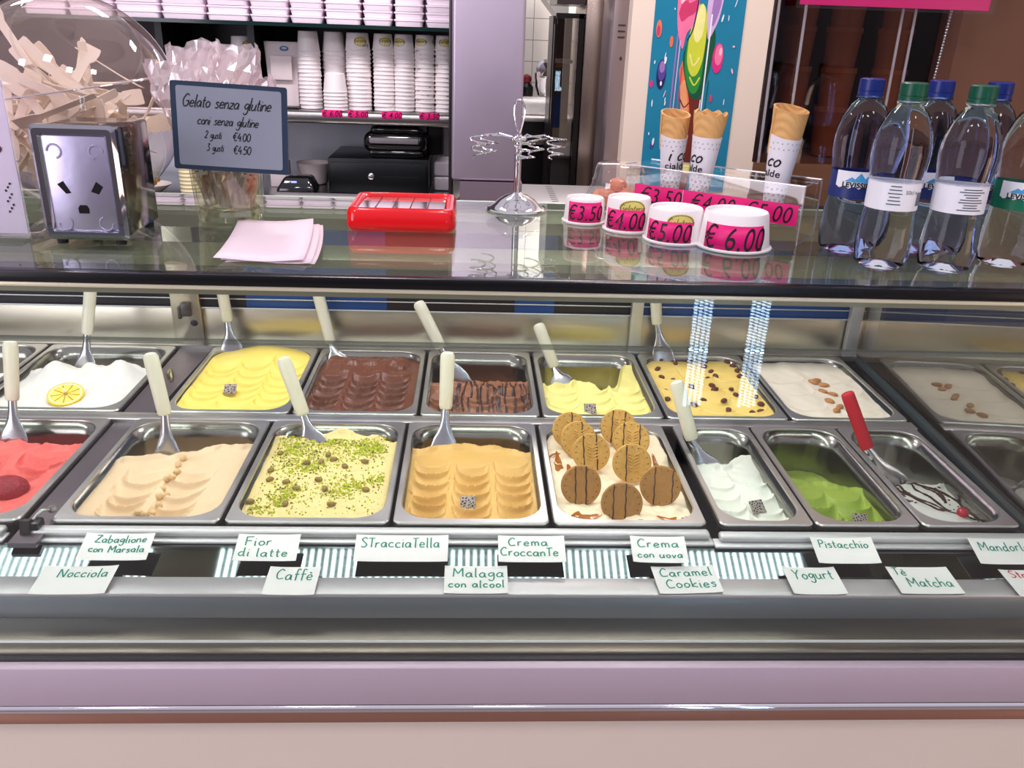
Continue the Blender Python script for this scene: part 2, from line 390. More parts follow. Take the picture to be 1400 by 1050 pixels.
obj('ledge', MB().bbox(XL, XR, 1.009, 1.0495, .8395, .846, .0015), M('pale steel ledge', (206, 204, 204), .4, .6, .03, 8, stretch=(1, 30, 30)), case)
# concave steel gutter behind the ledge
obj('gutter_plate', MB().prism([(1.0495, .8405), (1.118, .8572), (1.118, .8560), (1.0495, .8393)], lambda u, v, h: Vector((h, u, v)), XL, XR), MIRRORSTEEL, case, smooth=False)
for (xa, xb, dy) in ((-.665, .388, 0), (.398, XR, .006), (XL, -.70, 0)):
    obj('tray_rail', MB().bbox(xa - .01, xb, 1.1155 - dy, 1.140 - dy, .8575, .8625, .002, 3).bbox(xa, xb - .004, 1.1265 - dy, 1.1455 - dy, .8615, .8735, .005, 3), ALU, case)
# deck and dark well below the pans
WELL = M('dark well steel', (44, 44, 46), .45, .8, .1, 12)
obj('well', MB().box(XL, XR, 1.10, 1.96, .70, .715).box(XL, XR, 1.095, 1.105, .70, .85).box(XL, XR, 1.955, 1.975, .60, .90), WELL, case)
obj('cross_bar', MB().bbox(XL, .909, 1.513, 1.545, .862, .8785, .002), PANSTEEL, case)
FILL = M('filler steel', (128, 120, 126), .36, .8, .12, 6, rvar=.08)
obj('filler_strip', MB().add([(-.684, 1.10, .868), (-.643, 1.10, .868), (-.612, 1.925, .872), (-.688, 1.925, .872), (-.684, 1.10, .86), (-.643, 1.10, .86), (-.612, 1.925, .86), (-.688, 1.925, .86)],
    [(0, 1, 2, 3), (7, 6, 5, 4), (0, 4, 5, 1), (1, 5, 6, 2), (2, 6, 7, 3), (3, 7, 4, 0)]), FILL, case, smooth=False)
cl = obj('clip', MB().bbox(-.668, -.650, 1.128, 1.150, .869, .884, .003).prism([(-.01, 0), (.012, 0), (.006, .018), (-.004, .02)], lambda u, v, h: (-.676 + h, 1.132 + u, .869 + v), 0, .014), BLACK, case)
obj('spring_pin', MB().tube([(-.662, 1.14, .884), (-.655, 1.155, .892), (-.648, 1.172, .884)], .0025).lathe([(.006, -.004), (.007, 0), (.006, .004)], (-.648, 1.172, .884), 10, True, True), STEEL, case)
obj('catch', MB().lathe([(.007, 0), (.008, .012), (.004, .02)], (-.652, 1.74, .872), 10, True, True).tube([(-.652, 1.74, .89), (-.646, 1.73, .875), (-.643, 1.715, .872)], .003), M('brass catch', (170, 160, 120), .3, 1), case)
# rear wall of the cold well, windows, rails, posts
BACKS = M('back splash steel', (196, 190, 170), .32, 1, .12, 5, stretch=(2, 10, 10), rvar=.08)
obj('back_splash', MB().bbox(XL, XR, 1.94, 1.955, .878, .968, .002), BACKS, case)
obj('back_ledge', MB().box(XL, XR, 1.915, 1.945, .868, .881), PANSTEEL, case)
NAVY = M('dark sliding door', (14, 18, 28), .35, 0, .3, 3); BLUE = M('blue sliding door', (16, 74, 140), .35, 0, .25, 4); PLUM = M('black brown sliding door', (20, 12, 16), .35, 0, .3, 3)
BROWN = M('grey brown door', (122, 110, 102), .4, 0, .1, 4)
for xa, xb, mt in ((XL, -.70, NAVY), (-.70, -.53, NAVY), (-.53, -.20, BLUE), (-.20, .105, PLUM), (.105, .20, BLUE), (.20, .40, NAVY), (.40, .53, BLUE), (.53, .93, BLUE), (.93, 1.17, BROWN), (1.17, XR, M('beige door', (176, 162, 128), .45, 0, .06, 4))):
    obj('sliding_door', MB().box(xa, xb, 1.945, 1.951, .968, 1.19), mt, case)
for z, r in ((1.011, .0022), (.991, .0016), (.968, .0022)):
    obj('door_rail', MB().tube([(XL, 1.938, z), (XR, 1.938, z)], r, 8), ALU, case)
obj('top_rail', MB().bbox(XL, XR, 1.93, 1.96, 1.185, 1.21, .003), DSTEEL, case)
lock = obj('lock_plate', MB().bbox(-.700, -.633, 1.925, 1.937, .878, 1.19, .002), BACKS, case)
obj('latch', MB().bbox(-.676, -.652, 1.915, 1.926, .952, .984, .003).bbox(-.684, -.676, 1.917, 1.926, .945, .975, .002), DSTEEL, lock)
obj('keyhole', MB().ellipsoid((-.650, 1.925, .934), (.009, .002, .008)), BLACK, lock)
for x0, x1 in ((.384, .412), (.919, .949)):
    obj('post', MB().bbox(x0, x1, 1.918, 1.936, .878, 1.19, .002), ALU, case)
# right-hand glass end and what is seen through it
SIDEG = thin_glass('mirror tinted side glass', (.62, .62, .58), .30, .6)
obj('end_glass', MB().add([(.912, 1.03, .85), (.955, 1.93, .85), (.955, 1.93, 1.19), (.912, 1.03, 1.30), (.918, 1.03, .85), (.961, 1.93, .85), (.961, 1.93, 1.19), (.918, 1.03, 1.30)],
    [(0, 1, 2, 3), (7, 6, 5, 4), (0, 4, 5, 1), (1, 5, 6, 2), (2, 6, 7, 3), (3, 7, 4, 0)]), SIDEG, case, smooth=False)
obj('end_glass_seal', MB().tube([(.912, 1.10, .872), (.958, 1.935, .872)], .011, 8), M('petrol rubber', (34, 52, 56), .3, 0, .1, 20), case)
obj('side_deck', MB().box(.975, XR, 1.125, 1.93, .85, .868), M('beige side deck', (150, 136, 112), .4, 0, .08, 5), case)
obj('divider_glass', MB().bbox(-.712, -.706, 1.06, 1.142, .848, .935, .001), CLEAR, case)
# front glass in two panes
obj('upper_pane', MB().box(XL, XR, .917, .923, 1.262, 1.326), thin_glass('upper pane glass', (.965, .985, .985), .05), case)
obj('lower_pane', MB().box(XL, XR, .917, .923, .8035, 1.258), CLEAR, case)
obj('pane_seam', MB().box(XL, XR, .916, .924, 1.258, 1.262), thin_glass('pane edge glass', (.62, .68, .66), .25), case)
# glass counter shelf
obj('glass_shelf', MB().bbox(XL, XR, .927, 1.372, S - .010, S, .001), SHELFG, case, smooth=False)
obj('shelf_front_trim', MB().bbox(XL, XR, .912, .927, 1.3275, S + .0005, .002), M('black shelf trim', (8, 9, 12), .25, 0, .2, 20), case)
obj('trim_bead', MB().bbox(XL, XR, .914, .925, 1.3225, 1.3275, .001), M('cream bead', (226, 220, 190), .3, .4), case)
obj('shelf_back_edge', MB().bbox(XL, XR, 1.372, 1.380, S - .010, S + .0005, .001), M('pale green glass edge', (206, 222, 206), .3, 0, .05, 20), case)
# lamp bars under the shelf
OLIVE = M('olive aluminium bar', (168, 166, 138), .4, .5, .06, 8)
obj('olive_underbar', MB().bbox(XL, XR, 1.03, 1.105, 1.318, 1.3295, .002), OLIVE, case)  # plain bar without LEDs, added for the olive band through the glass
for yc, hw_, st_, spans, pitch_ in ((.946, .011, 14, ((XL, XR),), .035), (1.315, .045, 11.5, ((-1.35, -.655), (-.525, .735)), .0157), (1.215, .022, 14, ((.76, 1.02),), .02)):  # the short third bar is added to brighten the right-hand pans
    LED = emit('led module', (236, 248, 248), st_)
    bar = obj('lamp_bar', MB().bbox(max(XL, spans[0][0] - .02), min(XR, spans[-1][1] + .02) if yc == 1.215 else XR, yc - hw_ - .002, yc + hw_ + .002, 1.318, 1.3295, .002), OLIVE, case)
    obj('lamp_lip', MB().box(max(XL, spans[0][0] - .02), min(XR, spans[-1][1] + .02) if yc == 1.215 else XR, yc - hw_ - .0035, yc - hw_ - .002, 1.312, 1.3295).box(max(XL, spans[0][0] - .02), min(XR, spans[-1][1] + .02) if yc == 1.215 else XR, yc + hw_ + .002, yc + hw_ + .0035, 1.312, 1.3295), OLIVE, bar)
    mb = MB()
    for xa, xb in spans:
        n = int((xb - xa) / pitch_)
        for i in range(n):
            x = xa + (i + .5) * pitch_; mb.box(x - .0032, x + .0032, yc - hw_, yc + hw_, 1.3165, 1.318)
    obj('led_strip', mb, LED, bar, smooth=False)

# ------------------------------------------------------------------ pans and gelato
RIM = .88
def noise2(x, y, seed=0, octs=3):
    r = np.random.RandomState(seed); out = np.zeros_like(x); amp = 1.
    for o in range(octs):
        for _ in range(4):
            a = r.uniform(0, 2 * pi); fr = (2 ** o) * r.uniform(.7, 1.3); out += amp * np.sin(fr * (x * cos(a) + y * sin(a)) + r.uniform(0, 6.28)) / 4
        amp *= .5
    return out
def sstep(a, b, x):
    t = np.clip((x - a) / (b - a), 0, 1); return t * t * (3 - 2 * t)
class Pan:
    INF, INS, R, DEPTH = .0125, .0105, .047, .115
    def __init__(s, x0, x1, y0, y1, label):
        s.x0, s.x1, s.y0, s.y1 = x0, x1, y0, y1
        s.cx = (x0 + x1) / 2; s.hx = (x1 - x0) / 2 - s.INS; s.L = y1 - y0; s.label = label
        g = s; loops = []
        loops.append(rr(x0, x1, y0, y1, .010, RIM - .010)); loops.append(rr(x0, x1, y0, y1, .010, RIM - .002))
        loops.append(rr(x0 + .0015, x1 - .0015, y0 + .0015, y1 - .0015, .010, RIM))
        a, b_, c, d = x0 + s.INS, x1 - s.INS, y0 + s.INF, y1 - s.INF
        loops.append(rr(a - .002, b_ + .002, c - .002, d + .002, s.R + .002, RIM)); loops.append(rr(a, b_, c, d, s.R, RIM - .003))
        for t in (.3, .6, .9): loops.append(rr(a + .012 * t, b_ - .012 * t, c + .012 * t, d - .012 * t, s.R - .004 * t, RIM - s.DEPTH * t))
        loops.append(rr(a + .022, b_ - .022, c + .022, d - .022, s.R - .012, RIM - s.DEPTH))
        s.obj = tag(obj('gelato_pan', MB().loft(loops[:5]).loft(loops[4:], cap1=True, mi=1), [PANSTEEL, PANSHADE], solid=.0008), label, 'pan', 'steel gelato pans')
    def local(s, X, Y): return X - s.cx, Y - s.y0
    def hw(s, v):
        """half width of the opening at distance v from the front rim"""
        a = s.INF; b = s.L - s.INF; v = np.asarray(v, float)
        dv = np.maximum(0, np.maximum((a + s.R) - v, v - (b - s.R))); dv = np.minimum(dv, s.R)
        return s.hx - s.R + np.sqrt(np.maximum(s.R ** 2 - dv ** 2, 0))
    def fill(s, name, mat, hfun, label, cat='gelato', nx=130, ny=180, group='gelato flavours'):
        s.h = hfun
        v = np.linspace(s.INF, s.L - s.INF, ny); u = np.linspace(-1, 1, nx)
        # denser rows in the rounded corners
        V_, U_ = np.meshgrid(v, u, indexing='ij')
        X = U_ * s.hw(V_); Z = hfun(X, V_)
        k = (RIM - Z) / s.DEPTH * .012 + .0004
        sx = 1 - k / s.hx; sy = 1 - k / (s.L / 2)
        P = np.stack([s.cx + X * sx, s.y0 + s.L / 2 + (V_ - s.L / 2) * sy, Z], -1)
        pts = [tuple(p) for p in P.reshape(-1, 3)]
        f = [(j * nx + i, j * nx + i + 1, (j + 1) * nx + i + 1, (j + 1) * nx + i) for j in range(ny - 1) for i in range(nx - 1)]
        ring = list(range(nx)) + [j * nx + nx - 1 for j in range(1, ny)] + [(ny - 1) * nx + i for i in range(nx - 2, -1, -1)] + [j * nx for j in range(ny - 2, 0, -1)]
        b = len(pts)
        for i in ring:
            x, y, z = pts[i]; zz = max(z - .03, RIM - s.DEPTH + .0015); t = (z - zz) / s.DEPTH * .012
            pts.append((s.cx + (x - s.cx) * (1 - t / s.hx), s.y0 + s.L / 2 + (y - s.y0 - s.L / 2) * (1 - t / (s.L / 2)), zz))
        n = len(ring); f += [(ring[i], ring[(i + 1) % n], b + (i + 1) % n, b + i) for i in range(n)]
        f.append(tuple(b + i for i in range(n)))
        mb = MB().add(pts, f)
        s.g = tag(obj(name, mb, mat, angle=radians(60)), label, cat, group)
        return s.g
    def z(s, X, Y):
        return float(s.h(np.array([[X - s.cx]]), np.array([[Y - s.y0]]))[0, 0])
    def nrm(s, X, Y, e=.003):
        return Vector(((s.z(X - e, Y) - s.z(X + e, Y)) / (2 * e), (s.z(X, Y - e) - s.z(X, Y + e)) / (2 * e), 1)).normalized()
def scales(X, V, lst):
    """spatula marks: crescent hollows one behind the other, each with a raised lip along its curved front edge"""
    out = np.zeros_like(X); lips = np.zeros_like(X)
    for cx, cy, R, A in lst:
        dx = np.clip((X - cx) / R, -1, 1); lat = np.sqrt(1 - dx ** 2)
        q = V - (cy - R * (1.12 * lat - .12)); d = 1.16 * R; t = np.clip(q / d, 0, 1)
        bowl = -A * sstep(0, .32, t) * (1 - t) ** .9 * 1.5 * lat ** 1.2
        lip = A * .34 * np.exp(-((q - .0) / (.10 * R)) ** 2) * lat ** .8
        out = np.minimum(out, bowl); lips = np.maximum(lips, lip)
    return out + lips
def base(level, vb=None, rag=.012, drop=.088, noise=.0016, seed=1, fr=70, rise=0., edge=.0035, back=None, sharp=.02):
    def f(X, V):
        z = np.full_like(X, level) + noise * noise2(X * fr, V * fr, seed) + rise * np.clip((V - .02) / .33, 0, 1)
        return z
    def cut(X, V, z):
        if vb is None: return z
        e = (vb(X) if callable(vb) else vb) + rag * noise2(X * 60, V * 10, seed + 5, 4)
        t = sstep(e, e + sharp, V)
        z = z + .006 * np.exp(-((V - e + .004) / .009) ** 2) * (1 + .6 * noise2(X * 160, V * 60, seed + 9))
        deep = RIM - drop + .003 * noise2(X * 80, V * 80, seed + 7)
        return z * (1 - t) + np.minimum(deep, z) * t
    return f, cut
def gelmat(name, rgb, **k):
    a = dict(rough=.42, var=.05, scale=60, bump=.18, bscale=220, sss=.12, spec=.4); a.update(k); return M(name, rgb, **a)
def cols(cxs, cys, R, A, jit=.004, seed=3):
    r = random.Random(seed)
    return [(cx + r.uniform(-jit, jit), cy + r.uniform(-jit, jit), R * r.uniform(.92, 1.08), A * r.uniform(.85, 1.15)) for cx in cxs for cy in cys]

FY0, FY1, BY0, BY1 = 1.147, 1.512, 1.547, 1.912
pans = {}
def pan(k, x0, x1, row, label): pans[k] = Pan(x0, x1, *((FY0, FY1) if row == 'f' else (BY0, BY1)), label); return pans[k]
pan('F0', -.950, -.689, 'f', 'steel pan of pink strawberry gelato at the far left')
pan('F1', -.640, -.386, 'f', 'steel pan of beige hazelnut gelato, front row')
pan('F2', -.378, -.124, 'f', 'steel pan of gelato covered in green pistachio crumbs')
pan('F3', -.117, .129, 'f', 'steel pan of caramel brown gelato in scalloped marks')
pan('F4', .137, .382, 'f', 'steel pan holding the cream gelato with cookies')
pan('F5', .404, .5565, 'f', 'narrow steel pan of white yogurt gelato')
pan('F6', .5615, .733, 'f', 'narrow steel pan of green matcha gelato')
pan('F7', .738, .900, 'f', 'narrow steel pan of white gelato with chocolate and a cherry')
pan('B0', -1.26, -.985, 'b', 'steel pan of white gelato with coloured bits behind the strawberry pan')
pan('B1', -.977, -.692, 'b', 'steel pan of white lemon gelato, back row')
pan('B2', -.606, -.360, 'b', 'steel pan of bright yellow custard gelato, back row')
pan('B3', -.352, -.106, 'b', 'steel pan of dark chocolate gelato, back row')
pan('B4', -.098, .142, 'b', 'steel pan of milk chocolate gelato with dark drizzle')
pan('B5', .150, .396, 'b', 'half-empty steel pan of pale yellow gelato, back row')
pan('B6', .404, .654, 'b', 'steel pan of yellow gelato with raisins')
pan('B7', .662, .905, 'b', 'steel pan of ivory almond gelato, back row')

def mk(k, name, mat, label, level, vb=None, marks=(), extra=None, **kw):
    f, cut = base(level, vb, **kw)
    def h(X, V):
        z = f(X, V) + (scales(X, V, marks) if marks else 0)
        if extra is not None: z = z + extra(X, V)
        return cut(X, V, z)
    return pans[k].fill(name, mat, h, label)
bump = lambda X, V, cx, cy, r, a: a * np.exp(-(((X - cx) ** 2 + (V - cy) ** 2) / r ** 2))
mk('F0', 'strawberry_gelato', gelmat('strawberry', (236, 108, 100), var=.14, bump=.5), 'pink red strawberry gelato with scooped hollows', .862, .285,
   [(.062, .228, .042, .026), (.045, .178, .042, .026), (.030, .130, .040, .022), (-.035, .235, .042, .024), (-.04, .18, .042, .022)], noise=.003, seed=4)
mk('F1', 'hazelnut_gelato', gelmat('hazelnut', (232, 205, 164)), 'beige hazelnut gelato with two columns of spatula marks and hazelnuts', .862, lambda X: .262 + .03 * X / .1, cols((-.050, .032), (.062, .100, .138, .176), .036, .018, .002), seed=12, noise=.0012, fr=45)
mk('F2', 'pistachio_gelato', gelmat('pistachio cream', (236, 216, 146), bump=.5), 'pale yellow green gelato topped with chopped pistachio', .864, lambda X: .318 + .02 * np.sin(X * 30 + 1), rise=.004, noise=.0022, fr=95, seed=8, rag=.014, drop=.05)
mk('F3', 'caramel_gelato', gelmat('caramel gelato', (221, 178, 98), rough=.33), 'caramel brown gelato with three columns of scalloped marks', .862, lambda X: .288 + .012 * np.cos(X * 20), cols((-.073, .0, .074), (.064, .100, .136, .172, .208), .032, .018, .002), seed=2, noise=.0012, fr=50)
mk('F4', 'cream_gelato', gelmat('cream gelato', (246, 230, 194)), 'cream gelato with round cookies standing in it', .866, None, noise=.0055, fr=85, seed=17, rise=.002)
mk('F5', 'yogurt_gelato', gelmat('yogurt white', (243, 246, 230)), 'white yogurt gelato in a narrow pan with ragged rear edge', .850, lambda X: .250 + .045 * sstep(-.01, .065, X), cols((-.030, .034), (.075, .115, .16, .2), .034, .010), noise=.002, seed=6, rag=.010, sharp=.03)
mk('F6', 'matcha_gelato', gelmat('matcha green', (160, 184, 70), rough=.36), 'green matcha gelato with four scooped hollows', .838, lambda X: .215 - .45 * np.clip(X, 0, .1), [(-.034, .098, .036, .024), (.036, .090, .036, .024), (-.034, .146, .038, .022), (.036, .138, .036, .022)], seed=3, noise=.0012, rag=.005)
mk('F7', 'stracciatella_gelato', gelmat('stracciatella', (240, 240, 230), var=.08), 'white gelato with chocolate drizzle and a red cherry', .838, lambda X: .205 + .008 * np.sin(X * 90) - .03 * sstep(-.02, -.05, X), None,
   lambda X, V: bump(X, V, -.02, .11, .03, .010) + bump(X, V, .02, .08, .03, .010), noise=.003, seed=22, sharp=.03, rag=.008)
mk('B0', 'fruit_bit_gelato', gelmat('white fruit gelato', (242, 240, 232)), 'white gelato sprinkled with red, orange and green bits', .862, .21, noise=.003, seed=31)
mk('B1', 'lemon_gelato', gelmat('lemon white', (240, 241, 230)), 'white lemon gelato heaped in soft mounds with a lemon slice', .862, .235, None,
   lambda X, V: bump(X, V, -.065, .20, .036, .040) + bump(X, V, .07, .205, .040, .038) + bump(X, V, .005, .205, .024, .032) + bump(X, V, -.02, .12, .05, .008) + bump(X, V, .06, .12, .05, .01), noise=.002, seed=33, rag=.006)
mk('B2', 'custard_gelato', gelmat('custard yellow', (250, 226, 108)), 'bright yellow custard gelato with soft scalloped rows', .872, None, cols((-.070, .0, .074), (.072, .112, .152, .192, .232, .272), .036, .012, .002), lambda X, V: bump(X, V, .0, .32, .08, .018) + bump(X, V, .07, .3, .05, .006), noise=.0015, fr=40, seed=41)
mk('B3', 'chocolate_gelato', gelmat('chocolate gelato', (112, 64, 42), rough=.3, bump=.12), 'glossy dark chocolate gelato with three columns of scalloped marks', .866, None, cols((-.078, -.005, .062), (.072, .109, .146, .183, .22), .033, .018, .002),
   lambda X, V: sstep(.2, .31, V) * sstep(.36, .30, V) * sstep(.105, .08, abs(X + .008)) * (.016 + .008 * noise2(X * 90, V * 90, 5)), noise=.0008, seed=43)
mk('B4', 'milk_chocolate_gelato', gelmat('milk chocolate gelato', (150, 98, 66), rough=.36), 'milk chocolate brown gelato striped with dark chocolate drizzle', .862, .205, cols((-.075, .0, .07), (.075, .115, .155), .038, .018, .003), lambda X, V: bump(X, V, .0, .16, .035, .012) + bump(X, V, .068, .16, .03, .008), noise=.002, seed=47)
mk('B5', 'lemon_cream_gelato', gelmat('pale yellow gelato', (249, 240, 146)), 'pale yellow gelato scooped low with a raised right edge', .862, lambda X: .205 + .11 * sstep(.055, .10, X) - .01 * np.sin(X * 50), cols((-.072, .0, .074), (.07, .11, .15, .19), .036, .011), seed=53, noise=.0015, rag=.012)
mk('B6', 'raisin_gelato', gelmat('malaga yellow', (246, 216, 118)), 'yellow gelato dotted with dark raisins', .868, None, cols((-.07, .0, .07), (.09, .15, .21, .27), .042, .008), noise=.003, fr=50, seed=59)
mk('B7', 'almond_gelato', gelmat('almond ivory', (248, 240, 216)), 'ivory almond gelato with a line of whole almonds', .868, None, cols((-.06, .05), (.12, .2, .28), .06, .003), noise=.003, fr=45, seed=61)

# ------------------------------------------------------------------ toppings
RAISIN = M('raisin skin', (98, 50, 34), .38, 0, .35, 60, bump=.8, bscale=160)
def lump(c, r, nrm, yaw, wob=.2, seed=0, n=10, m=7):
    r_ = np.random.RandomState(seed); ph = r_.uniform(0, 6, 6)
    q = Vector((0, 0, 1)).rotation_difference(nrm).to_matrix() @ Matrix.Rotation(yaw, 3, 'Z')
    return MB().ellipsoid(c, r, n, m, q, fn=lambda p: p * (1 + wob * (sin(p.x * 900 + ph[0]) + sin(p.y * 1100 + ph[1]) + sin(p.z * 1300 + ph[2])) / 3))
def rows_label(pts, text, nrow, where):
    """a place for each piece: rows counted from the front, then from the left in the row"""
    idx = sorted(range(len(pts)), key=lambda i: pts[i][1]); lab = {}
    per = math.ceil(len(idx) / nrow)
    rn = ['front', 'second', 'third', 'fourth', 'fifth', 'sixth', 'seventh'] if nrow > 1 else ['only']
    for r in range(nrow):
        row = sorted(idx[r * per:(r + 1) * per], key=lambda i: pts[i][0])
        for j, i in enumerate(row): lab[i] = f'{text}, {NTH[j]} from left in the {rn[r]} row on {where}'
    return lab
RAISINS = [(0.462, 1.895), (0.493, 1.880), (0.531, 1.893), (0.567, 1.89), (0.558, 1.86), (0.443, 1.845), (0.444, 1.802), (0.467, 1.786), (0.568, 1.835), (0.553, 1.799), (0.571, 1.805), (0.549, 1.751), (0.545, 1.716), (0.439, 1.728), (0.428, 1.663), (0.5, 1.743), (0.481, 1.641), (0.506, 1.662), (0.55, 1.657), (0.554, 1.63), (0.588, 1.696), (0.622, 1.89), (0.630, 1.87), (0.632, 1.84), (0.630, 1.809), (0.584, 1.72), (0.632, 1.691), (0.602, 1.615), (0.628, 1.646), (0.622, 1.620)]
P = pans['B6']; lab = rows_label(RAISINS, 'dark raisin', 6, 'the yellow gelato')
for i, (x, y) in enumerate(RAISINS):
    z = P.z(x, y); a, b_, c = random.uniform(.0075, .0105), random.uniform(.0055, .007), random.uniform(.0045, .006)
    tag(obj('raisin', lump((x, y, z + c * .45), (a, b_, c), P.nrm(x, y), random.uniform(0, 3), .12, i), RAISIN), lab[i], 'raisin', 'raisins on the yellow gelato')
ALMOND = M('almond skin', (190, 132, 78), .5, 0, .15, 90, bump=.4, bscale=200)
ALMONDS = [(0.791, 1.775), (0.808, 1.795), (0.811, 1.76), (0.795, 1.724), (0.808, 1.702), (0.788, 1.668), (0.8, 1.64), (0.784, 1.618)]
P = pans['B7']
for i, (x, y) in enumerate(ALMONDS):
    z = P.z(x, y); yaw = [2.6, -.5, .4, .1, -.4, .1, -.4, -.6][i]
    q = P.nrm(x, y).to_track_quat('Z', 'Y').to_matrix() @ Matrix.Rotation(yaw, 3, 'Z')
    mb = MB().ellipsoid((x, y, z + .003), (.0125, .0078, .0045), 14, 9, q, fn=lambda p: Vector((p.x, p.y * (1 - .35 * max(0, p.x / .0125)), p.z)))
    tag(obj('almond', mb, ALMOND), f'whole brown almond on ivory gelato, {NTH[i]} from the rear of the line', 'almond', 'almonds on the ivory gelato')
HZ = M('hazelnut kernel', (226, 192, 138), .5, 0, .15, 70, bump=.3)
HAZ = [(-0.513, 1.379), (-0.515, 1.356), (-0.512, 1.338), (-0.518, 1.305), (-0.507, 1.301), (-0.516, 1.278), (-0.515, 1.253), (-0.503, 1.258), (-0.505, 1.224), (-0.526, 1.194), (-0.511, 1.207), (-0.514, 1.188)]
P = pans['F1']
for i, (x, y) in enumerate(sorted(HAZ, key=lambda q: -q[1])):
    r = random.uniform(.0062, .0078)
    tag(obj('hazelnut', lump((x, y, P.z(x, y) + r * .6), (r, r * .92, r * .85), P.nrm(x, y), random.uniform(0, 3), .06, i), HZ), f'pale roasted hazelnut on beige gelato, {NTH[i]} from the rear of its line', 'hazelnut', 'hazelnuts on the beige gelato')
PN = M('pistachio kernel', (142, 120, 62), .55, 0, .4, 120, bump=.5)
PNUTS = [(-0.256, 1.389), (-0.265, 1.365), (-0.244, 1.376), (-0.289, 1.358), (-0.347, 1.332), (-0.342, 1.301), (-0.22, 1.347), (-0.312, 1.291), (-0.259, 1.302), (-0.291, 1.269), (-0.243, 1.268), (-0.357, 1.224), (-0.299, 1.22), (-0.224, 1.218), (-0.344, 1.394), (-0.187, 1.367), (-0.174, 1.269)]
P = pans['F2']; lab = rows_label(PNUTS, 'whole pistachio kernel', 4, 'crumb-covered gelato')
for i, (x, y) in enumerate(PNUTS):
    tag(obj('pistachio_kernel', lump((x, y, P.z(x, y) + .003), (.0075, .005, .0045), P.nrm(x, y), random.uniform(0, 3), .1, i), PN), lab[i], 'pistachio', 'pistachio kernels on the gelato')
# chopped pistachio: nobody could count it
mb = MB(); mats_cr = [M('pistachio crumb bright', (168, 192, 14), .6, var=.25, scale=200), M('pistachio crumb', (200, 206, 40), .6, var=.25, scale=200), M('pistachio crumb dark', (110, 108, 40), .6, var=.3, scale=200)]
k = 0
cl_ = [(random.uniform(P.x0 + .03, P.x1 - .03), random.uniform(1.2, 1.47), random.uniform(.008, .028)) for _ in range(30)]
while k < 2600:
    if random.random() < .86:
        a, b_, s_ = random.choice(cl_); x, y = random.gauss(a, s_), random.gauss(b_, s_)
    else: x, y = random.uniform(P.x0 + .02, P.x1 - .02), random.uniform(1.19, 1.46)
    if y < 1.19 or y > 1.455 or abs(x - P.cx) > P.hx - .012: continue
    s_ = random.uniform(.0011, .0029); z = P.z(x, y) + s_ * .4
    R_ = Matrix.Rotation(random.uniform(0, 6), 3, 'Z') @ Matrix.Rotation(random.uniform(-.8, .8), 3, 'X')
    vv = [Vector((x, y, z)) + R_ @ Vector(q) for q in ((s_, 0, 0), (-s_ * .6, s_ * .8, 0), (-s_ * .5, -s_ * .8, 0), (0, 0, s_ * .9), (0, 0, -s_ * .5))]
    mb.add(vv, [(0, 1, 3), (1, 2, 3), (2, 0, 3), (1, 0, 4), (2, 1, 4), (0, 2, 4)], random.choice([0, 0, 0, 1, 1, 1, 1, 2])); k += 1
o = tag(obj('pistachio_crumbs', mb, mats_cr, smooth=False), 'bright green chopped pistachio scattered over the pale gelato', 'crumbs'); o['kind'] = 'stuff'
# small printed chocolate plaques
def plaque_mat():
    m = M('printed chocolate plaque', (48, 36, 34), .5, 0, .1, 40); nt = m.node_tree; N = nt.nodes; L = nt.links
    tc = N.new('ShaderNodeTexCoord'); vo = N.new('ShaderNodeTexVoronoi'); vo.feature = 'DISTANCE_TO_EDGE'; vo.inputs['Scale'].default_value = 210; L.new(tc.outputs['Object'], vo.inputs['Vector'])
    lt = N.new('ShaderNodeMath'); lt.operation = 'LESS_THAN'; lt.inputs[1].default_value = .16; L.new(vo.outputs['Distance'], lt.inputs[0])
    mx = N.new('ShaderNodeMix'); mx.data_type = 'RGBA'; mx.inputs[6].default_value = lin((40, 30, 28)); mx.inputs[7].default_value = lin((168, 156, 146)); L.new(lt.outputs[0], mx.inputs[0]); L.new(mx.outputs[2], N['Principled BSDF'].inputs['Base Color'])
    return m
PLQ = plaque_mat()
for k, x, y, yaw, lab in (('B2', -.503, 1.662, .05, 'small printed chocolate plaque on the bright yellow gelato'), ('B5', .254, 1.615, .02, 'small printed chocolate plaque on the pale yellow gelato'), ('F3', .0, 1.235, .04, 'small printed chocolate plaque on the caramel brown gelato'),
                          ('F5', .496, 1.240, .28, 'small printed chocolate plaque on the white yogurt gelato'), ('F6', .675, 1.228, -.05, 'small printed chocolate plaque on the green matcha gelato')):
    P = pans[k]; z = max(P.z(x + a, y + b_) for a in (-.008, 0, .008) for b_ in (-.01, 0, .01)); t = radians(34)
    mat = Matrix.Translation((x, y, z + .0055)) @ Matrix.Rotation(yaw, 4, 'Z') @ Matrix.Rotation(t, 4, 'X')
    tag(obj('chocolate_plaque', MB().bbox(-.0125, .0125, -.0125, .0125, -.0015, .0015, .0006, mat=mat), PLQ), lab, 'chocolate plaque', 'chocolate plaques on gelato')
